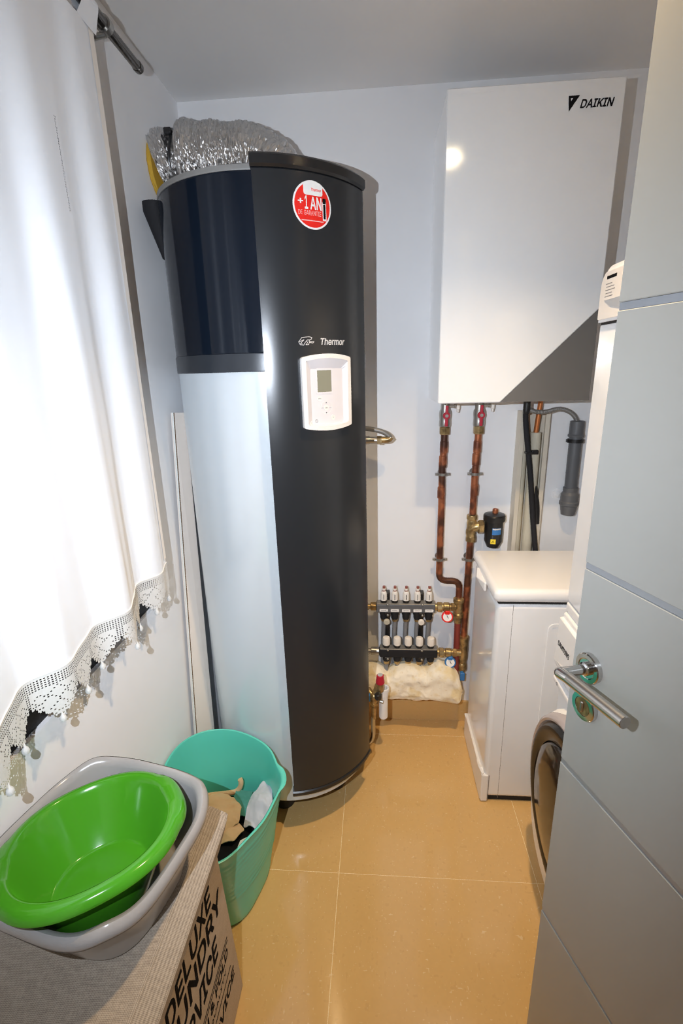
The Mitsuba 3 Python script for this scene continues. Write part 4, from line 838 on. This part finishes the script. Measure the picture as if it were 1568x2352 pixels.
for i, q in enumerate(rr_[::-1]): Pb[i] = np.c_[bcx + q * rin0 * np.cos(th), bcy + q * rin0 * np.sin(th), np.full(90, 0.012)]
top_ = grid(np.concatenate([P, Pb], 0))
obj('dark_laundry', top_, 'm_blackcloth', smooth=60)
lab('dark_laundry', 'heap of black washing lying in the turquoise tub', 'clothes')
def drape(cx, cy, z, poly, seed, amp=0.02, dome=0.02, tilt=(0, 0), fine=0.006):
    """crumpled piece of cloth: a thin solid cut to an outline"""
    g = sub(extr(poly, 0.0025), fine * 2)
    v = np.array(g.vertices); d = np.hypot(*(v[:, :2] / np.array([0.09, 0.07])).T)
    nz = meshkit.fbm(np.c_[v[:, 0] * 28, v[:, 1] * 28, np.zeros(len(v))], 3, seed) - 0.5
    v[:, 2] += amp * 2 * nz + dome * np.clip(1 - d ** 2, -0.6, 1) + tilt[0] * v[:, 0] + tilt[1] * v[:, 1]
    return mesh(v + [cx, cy, z], g.faces)
be = Polygon([(-0.11, -0.03), (-0.08, 0.05), (-0.02, 0.065), (0.05, 0.05), (0.085, 0.02), (0.09, -0.03), (0.05, -0.075), (0.0, -0.09), (-0.08, -0.085)]).buffer(0.01).buffer(-0.004)
obj('beige_garment', drape(-0.505, 1.118, 0.203, shapely.affinity.scale(be, 0.86, 0.86), 11, 0.022, 0.032, (0.05, 0.1)), 'm_beigecloth', smooth=60)
lab('beige_garment', 'skin-coloured beige garment lying on the black washing in the tub', 'clothes')
st = tube(spline([(-0.565, 1.165, 0.215), (-0.525, 1.178, 0.212), (-0.49, 1.188, 0.208), (-0.462, 1.196, 0.210), (-0.447, 1.20, 0.232), (-0.449, 1.203, 0.252)], 24), 0.008, 10)
sv = np.array(st.vertices); st = mesh(sv, st.faces)
obj('strap', st, 'm_beigecloth', 'beige_garment')
obj('cup', drape(-0.470, 1.062, 0.172, shapely.affinity.scale(Polygon([(-0.06, -0.05), (0.05, -0.03), (0.075, 0.02), (0.05, 0.045), (-0.06, 0.04)]).buffer(0.012), 0.72, 0.62), 21, 0.012, 0.028, (0.1, 0.1)), 'm_beigecloth', 'beige_garment')
obj('grey_sock', drape(-0.372, 1.135, 0.215, Polygon([(-0.035, -0.04), (0.02, -0.055), (0.045, -0.03), (0.03, 0.03), (0.0, 0.07), (-0.03, 0.03)]).buffer(0.006), 31, 0.02, 0.018, (0.35, 0.25)), 'm_greycloth', smooth=60)
lab('grey_sock', 'crumpled pale grey cloth by the right rim inside the tub', 'clothes')
obj('teal_cloth', drape(-0.440, 1.155, 0.198, Polygon([(-0.03, -0.03), (0.03, -0.04), (0.035, 0.03), (-0.02, 0.045)]), 41, 0.012, 0.01, (0.1, 0.3)), 'm_tealcloth', smooth=60)
lab('teal_cloth', 'small dark teal cloth between the beige and grey pieces in the tub', 'clothes')
obj('white_cloth', drape(-0.390, 1.015, 0.195, Polygon([(-0.022, -0.02), (0.02, -0.028), (0.022, 0.02), (-0.018, 0.026)]), 51, 0.01, 0.008, (0.6, 0.1)), 'm_whitecloth', smooth=60)
lab('white_cloth', 'small white cloth end at the near rim inside the tub', 'clothes')

# ---------------------------------------------------------------- leaning board
LB = 'leaning_board'
lab(LB, 'tall narrow off-white board leaning between the wall and the heater', 'board')
Bx = [(-0.617, 1.253, 0.0), (-0.580, 1.340, 0.0), (-0.618, 1.438, 1.393), (-0.603, 1.490, 1.388)]
def slab(p, t0, t1):
    p = np.array(p, float); n_b = np.cross(p[1] - p[0], p[2] - p[0]); n_b /= np.linalg.norm(n_b)
    return hull(np.vstack([p + n_b * t0, p + n_b * t1]))
obj('panel', slab(Bx, 0.0, -0.012), 'm_board', LB, smooth=False)
E_ = np.array(Bx); e0, e1 = E_[0], E_[2]
obj('edge_strip', tube([e0 + [-0.002, -0.002, 0.001], e1 + [-0.002, -0.002, 0.0]], 0.003, 6), 'm_boardedge', LB)
obj('edge_joint', tube([e0 + [0.0015, -0.0012, 0.001], e1 + [0.0015, -0.0012, 0.0]], 0.0012, 6), 'm_brownline', LB)

# ---------------------------------------------------------------- curtain
CU = 'curtain'
lab(CU, 'white half-length curtain with lace hem hanging over the window', 'curtain')
CY0, CY1, CZT, CZB = 0.10, 1.178, 2.185, 1.012
def cux(y, z):
    w = 2 * np.pi * (y - 0.085) / 0.197
    amp = 0.019 * np.clip(0.45 + 0.55 * (2.1 - z) / 1.0, 0.4, 1)
    return -0.572 + amp * np.sin(w + 0.5 * np.sin(w)) + 0.006 * np.sin(2 * np.pi * y / 0.43 + 1) + 0.008 * (meshkit.fbm(np.stack([y * 9, z * 1.6, 0 * y], -1), 3, 2) - 0.5)
lines = [0.977, 0.628]                                              # drawn-thread lines
cols = list(np.arange(CY0, CY1 + 1e-6, 0.006))
for yl in lines: cols = [c for c in cols if abs(c - yl) > 0.0035] + [yl - 0.003, yl - 0.0012, yl, yl + 0.0012, yl + 0.003]
cols = np.array(sorted(cols)); rows = np.linspace(CZT, CZB, 560)
Y, Z = np.meshgrid(cols, rows, indexing='ij')
bowt = 0.012 * np.abs(np.sin(np.pi * (Y - CY1 + 0.03) / 0.10))      # top edge sags between the tabs
Zt = Z - bowt * np.clip((Z - 2.05) / (CZT - 2.05), 0, 1)
PC = np.stack([cux(Y, Zt), Y, Zt], -1)
g = grid(PC); nf = len(g.faces) // 2
ci, rj = np.meshgrid(np.arange(len(cols) - 1), np.arange(len(rows) - 1), indexing='ij'); ci, rj = ci.ravel(), rj.ravel()
cm, rm = (cols[:-1] + cols[1:])[ci] / 2, (rows[:-1] + rows[1:])[rj] / 2
hole = np.zeros(nf, bool)
for yl, z0, z1 in ((lines[0], 1.80, 1.952), (lines[1], 1.16, 1.25)):
    inl = (np.abs(cm - yl) < 0.003) & (rm > z0) & (rm < z1)
    hole |= inl & (((rj % 4 == 0) & (np.abs(cm - yl) > 0.0012)) | ((rj % 4 == 2) & (np.abs(cm - yl) < 0.0012)))
keep = np.r_[~hole, ~hole]
obj('cloth', mesh(g.vertices, g.faces[keep]), 'm_curtain', CU, smooth=True)
hy = np.linspace(CY1 - 0.024, CY1, 6); Yh, Zh = np.meshgrid(hy, rows[::8], indexing='ij')
obj('side_hem', grid(np.stack([cux(Yh, Zh) + 0.0016, Yh, Zh], -1)), 'm_hem', CU, smooth=True)
# lace border with real holes and a pointed edge
ly = np.arange(CY0, CY1 + 1e-6, 0.0021); lzr = np.arange(0, 0.098, 0.0021)
YL, QL = np.meshgrid(ly, lzr, indexing='ij')
ZL = CZB + 0.002 - QL
PL = np.stack([cux(YL, np.full_like(YL, CZB)) + 0.25 * (cux(YL, np.full_like(YL, 0.9)) - cux(YL, np.full_like(YL, CZB))) + 0.001, YL, ZL], -1)
g = grid(PL); n1, n2 = len(ly) - 1, len(lzr) - 1
i_, j_ = np.meshgrid(np.arange(n1), np.arange(n2), indexing='ij'); i_, j_ = i_.ravel(), j_.ravel()
per = 0.078; yy_, qq_ = ly[i_], lzr[j_]
sca = np.abs(((yy_ - CY0) / per) % 1 - 0.5) * 2                      # 0 at the points' tips
edge = 0.092 - 0.042 * sca + 0.003 * np.sin(yy_ * 2 * np.pi / 0.009)
cut = qq_ > edge
lattice = (i_ % 2 == 1) & (j_ % 2 == 1)
dia = lambda c, q0, r: (np.abs(((yy_ - CY0) / per) % 1 - c) * per + np.abs(qq_ - q0))
rim = np.zeros(len(i_), bool)
for c, q0, r in ((0.5, 0.040, 0.013), (0.5, 0.068, 0.012), (0.22, 0.045, 0.010), (0.78, 0.045, 0.010)):
    d = dia(c, q0, r); rim |= (np.abs(d - r) < 0.0019)
meshz = (qq_ < 0.024) | ((np.abs(sca - 0.98) < 0.14) & (qq_ < 0.05))
hole = lattice & (meshz | rim) & (j_ > 1)
hole |= lattice & (np.abs(qq_ - (edge - 0.006)) < 0.002)
keep = ~(cut | hole)
obj('lace_border', mesh(g.vertices, g.faces[np.r_[keep, keep]]), 'm_lace', CU, smooth=True)
lab(CU + '__lace_border', 'openwork white lace edging')
obj('lace_seam', tube(np.stack([cux(ly[::3], np.full(len(ly[::3]), CZB)) + 0.001, ly[::3], np.full(len(ly[::3]), CZB + 0.002)], -1), 0.0014, 6), 'm_hem', CU)
tips = [CY0 + per * (i + 0.5) for i in range(int((CY1 - CY0) / per) + 1) if CY0 + per * (i + 0.5) < CY1 + 0.002]
for y in tips:
    x = float(cux(np.array([y]), np.array([CZB]))[0])
    obj('bobble', cat(lathe([(0, -0.0075), (0.0045, -0.006), (0.0062, -0.001), (0.0048, 0.004), (0.0018, 0.009), (0.0008, 0.014), (0, 0.014)], (x + 0.001, y, CZB - 0.096), n=12)), 'm_lace', CU)
for i in range(11):
    y = CY1 - 0.030 - 0.10 * i
    if y < CY0: break
    x = float(cux(np.array([y]), np.array([CZT]))[0])
    a = np.linspace(-0.12 * np.pi, 1.12 * np.pi, 14)
    lo = [(x + 0.002, CZT - 0.012)] + [(-0.57 + 0.0155 * math.cos(q), 2.212 + 0.0155 * math.sin(q)) for q in a] + [(x - 0.002, CZT - 0.012)]
    Pt = np.array([[[px, y + w_, pz] for w_ in (-0.026, -0.012, 0.0, 0.012, 0.026)] for px, pz in lo])
    Pt[:, :, 1] = y + (Pt[:, :, 1] - y) * np.interp(Pt[:, :, 2], [CZT - 0.012, 2.2], [1.3, 0.95])
    obj('tab', grid(Pt), 'm_curtain', CU, smooth=True)
RD = 'curtain_rod'
lab(RD, 'dark polished curtain rod above the window', 'curtain rod')
obj('rod', cyl((-0.57, 0.02, 2.212), (-0.57, 1.368, 2.212), 0.0105, 20, c=0.001), 'm_rod', RD)
obj('end_cap', lathe([(0, 0), (0.0118, 0), (0.0122, 0.004), (0.0118, 0.014), (0.009, 0.018), (0, 0.019)], (-0.57, 1.362, 2.212), (0, 1, 0), 20), 'm_rod', RD)
obj('outer_sleeve', cyl((-0.57, 0.02, 2.212), (-0.57, 1.235, 2.212), 0.0128, 20, c=0.001), 'm_rod', RD)
obj('bracket', cat(cyl((-0.57, 1.222, 2.196), (XL, 1.222, 2.188), 0.006, 12), lathe([(0, 0), (0.024, 0), (0.022, 0.005), (0, 0.006)], (XL, 1.222, 2.188), (1, 0, 0), 20), lathe([(0.0128, -0.008), (0.0165, -0.008), (0.0165, 0.008), (0.0128, 0.008)], (-0.57, 1.222, 2.212), (0, 1, 0), 20)), 'm_nickel', RD)
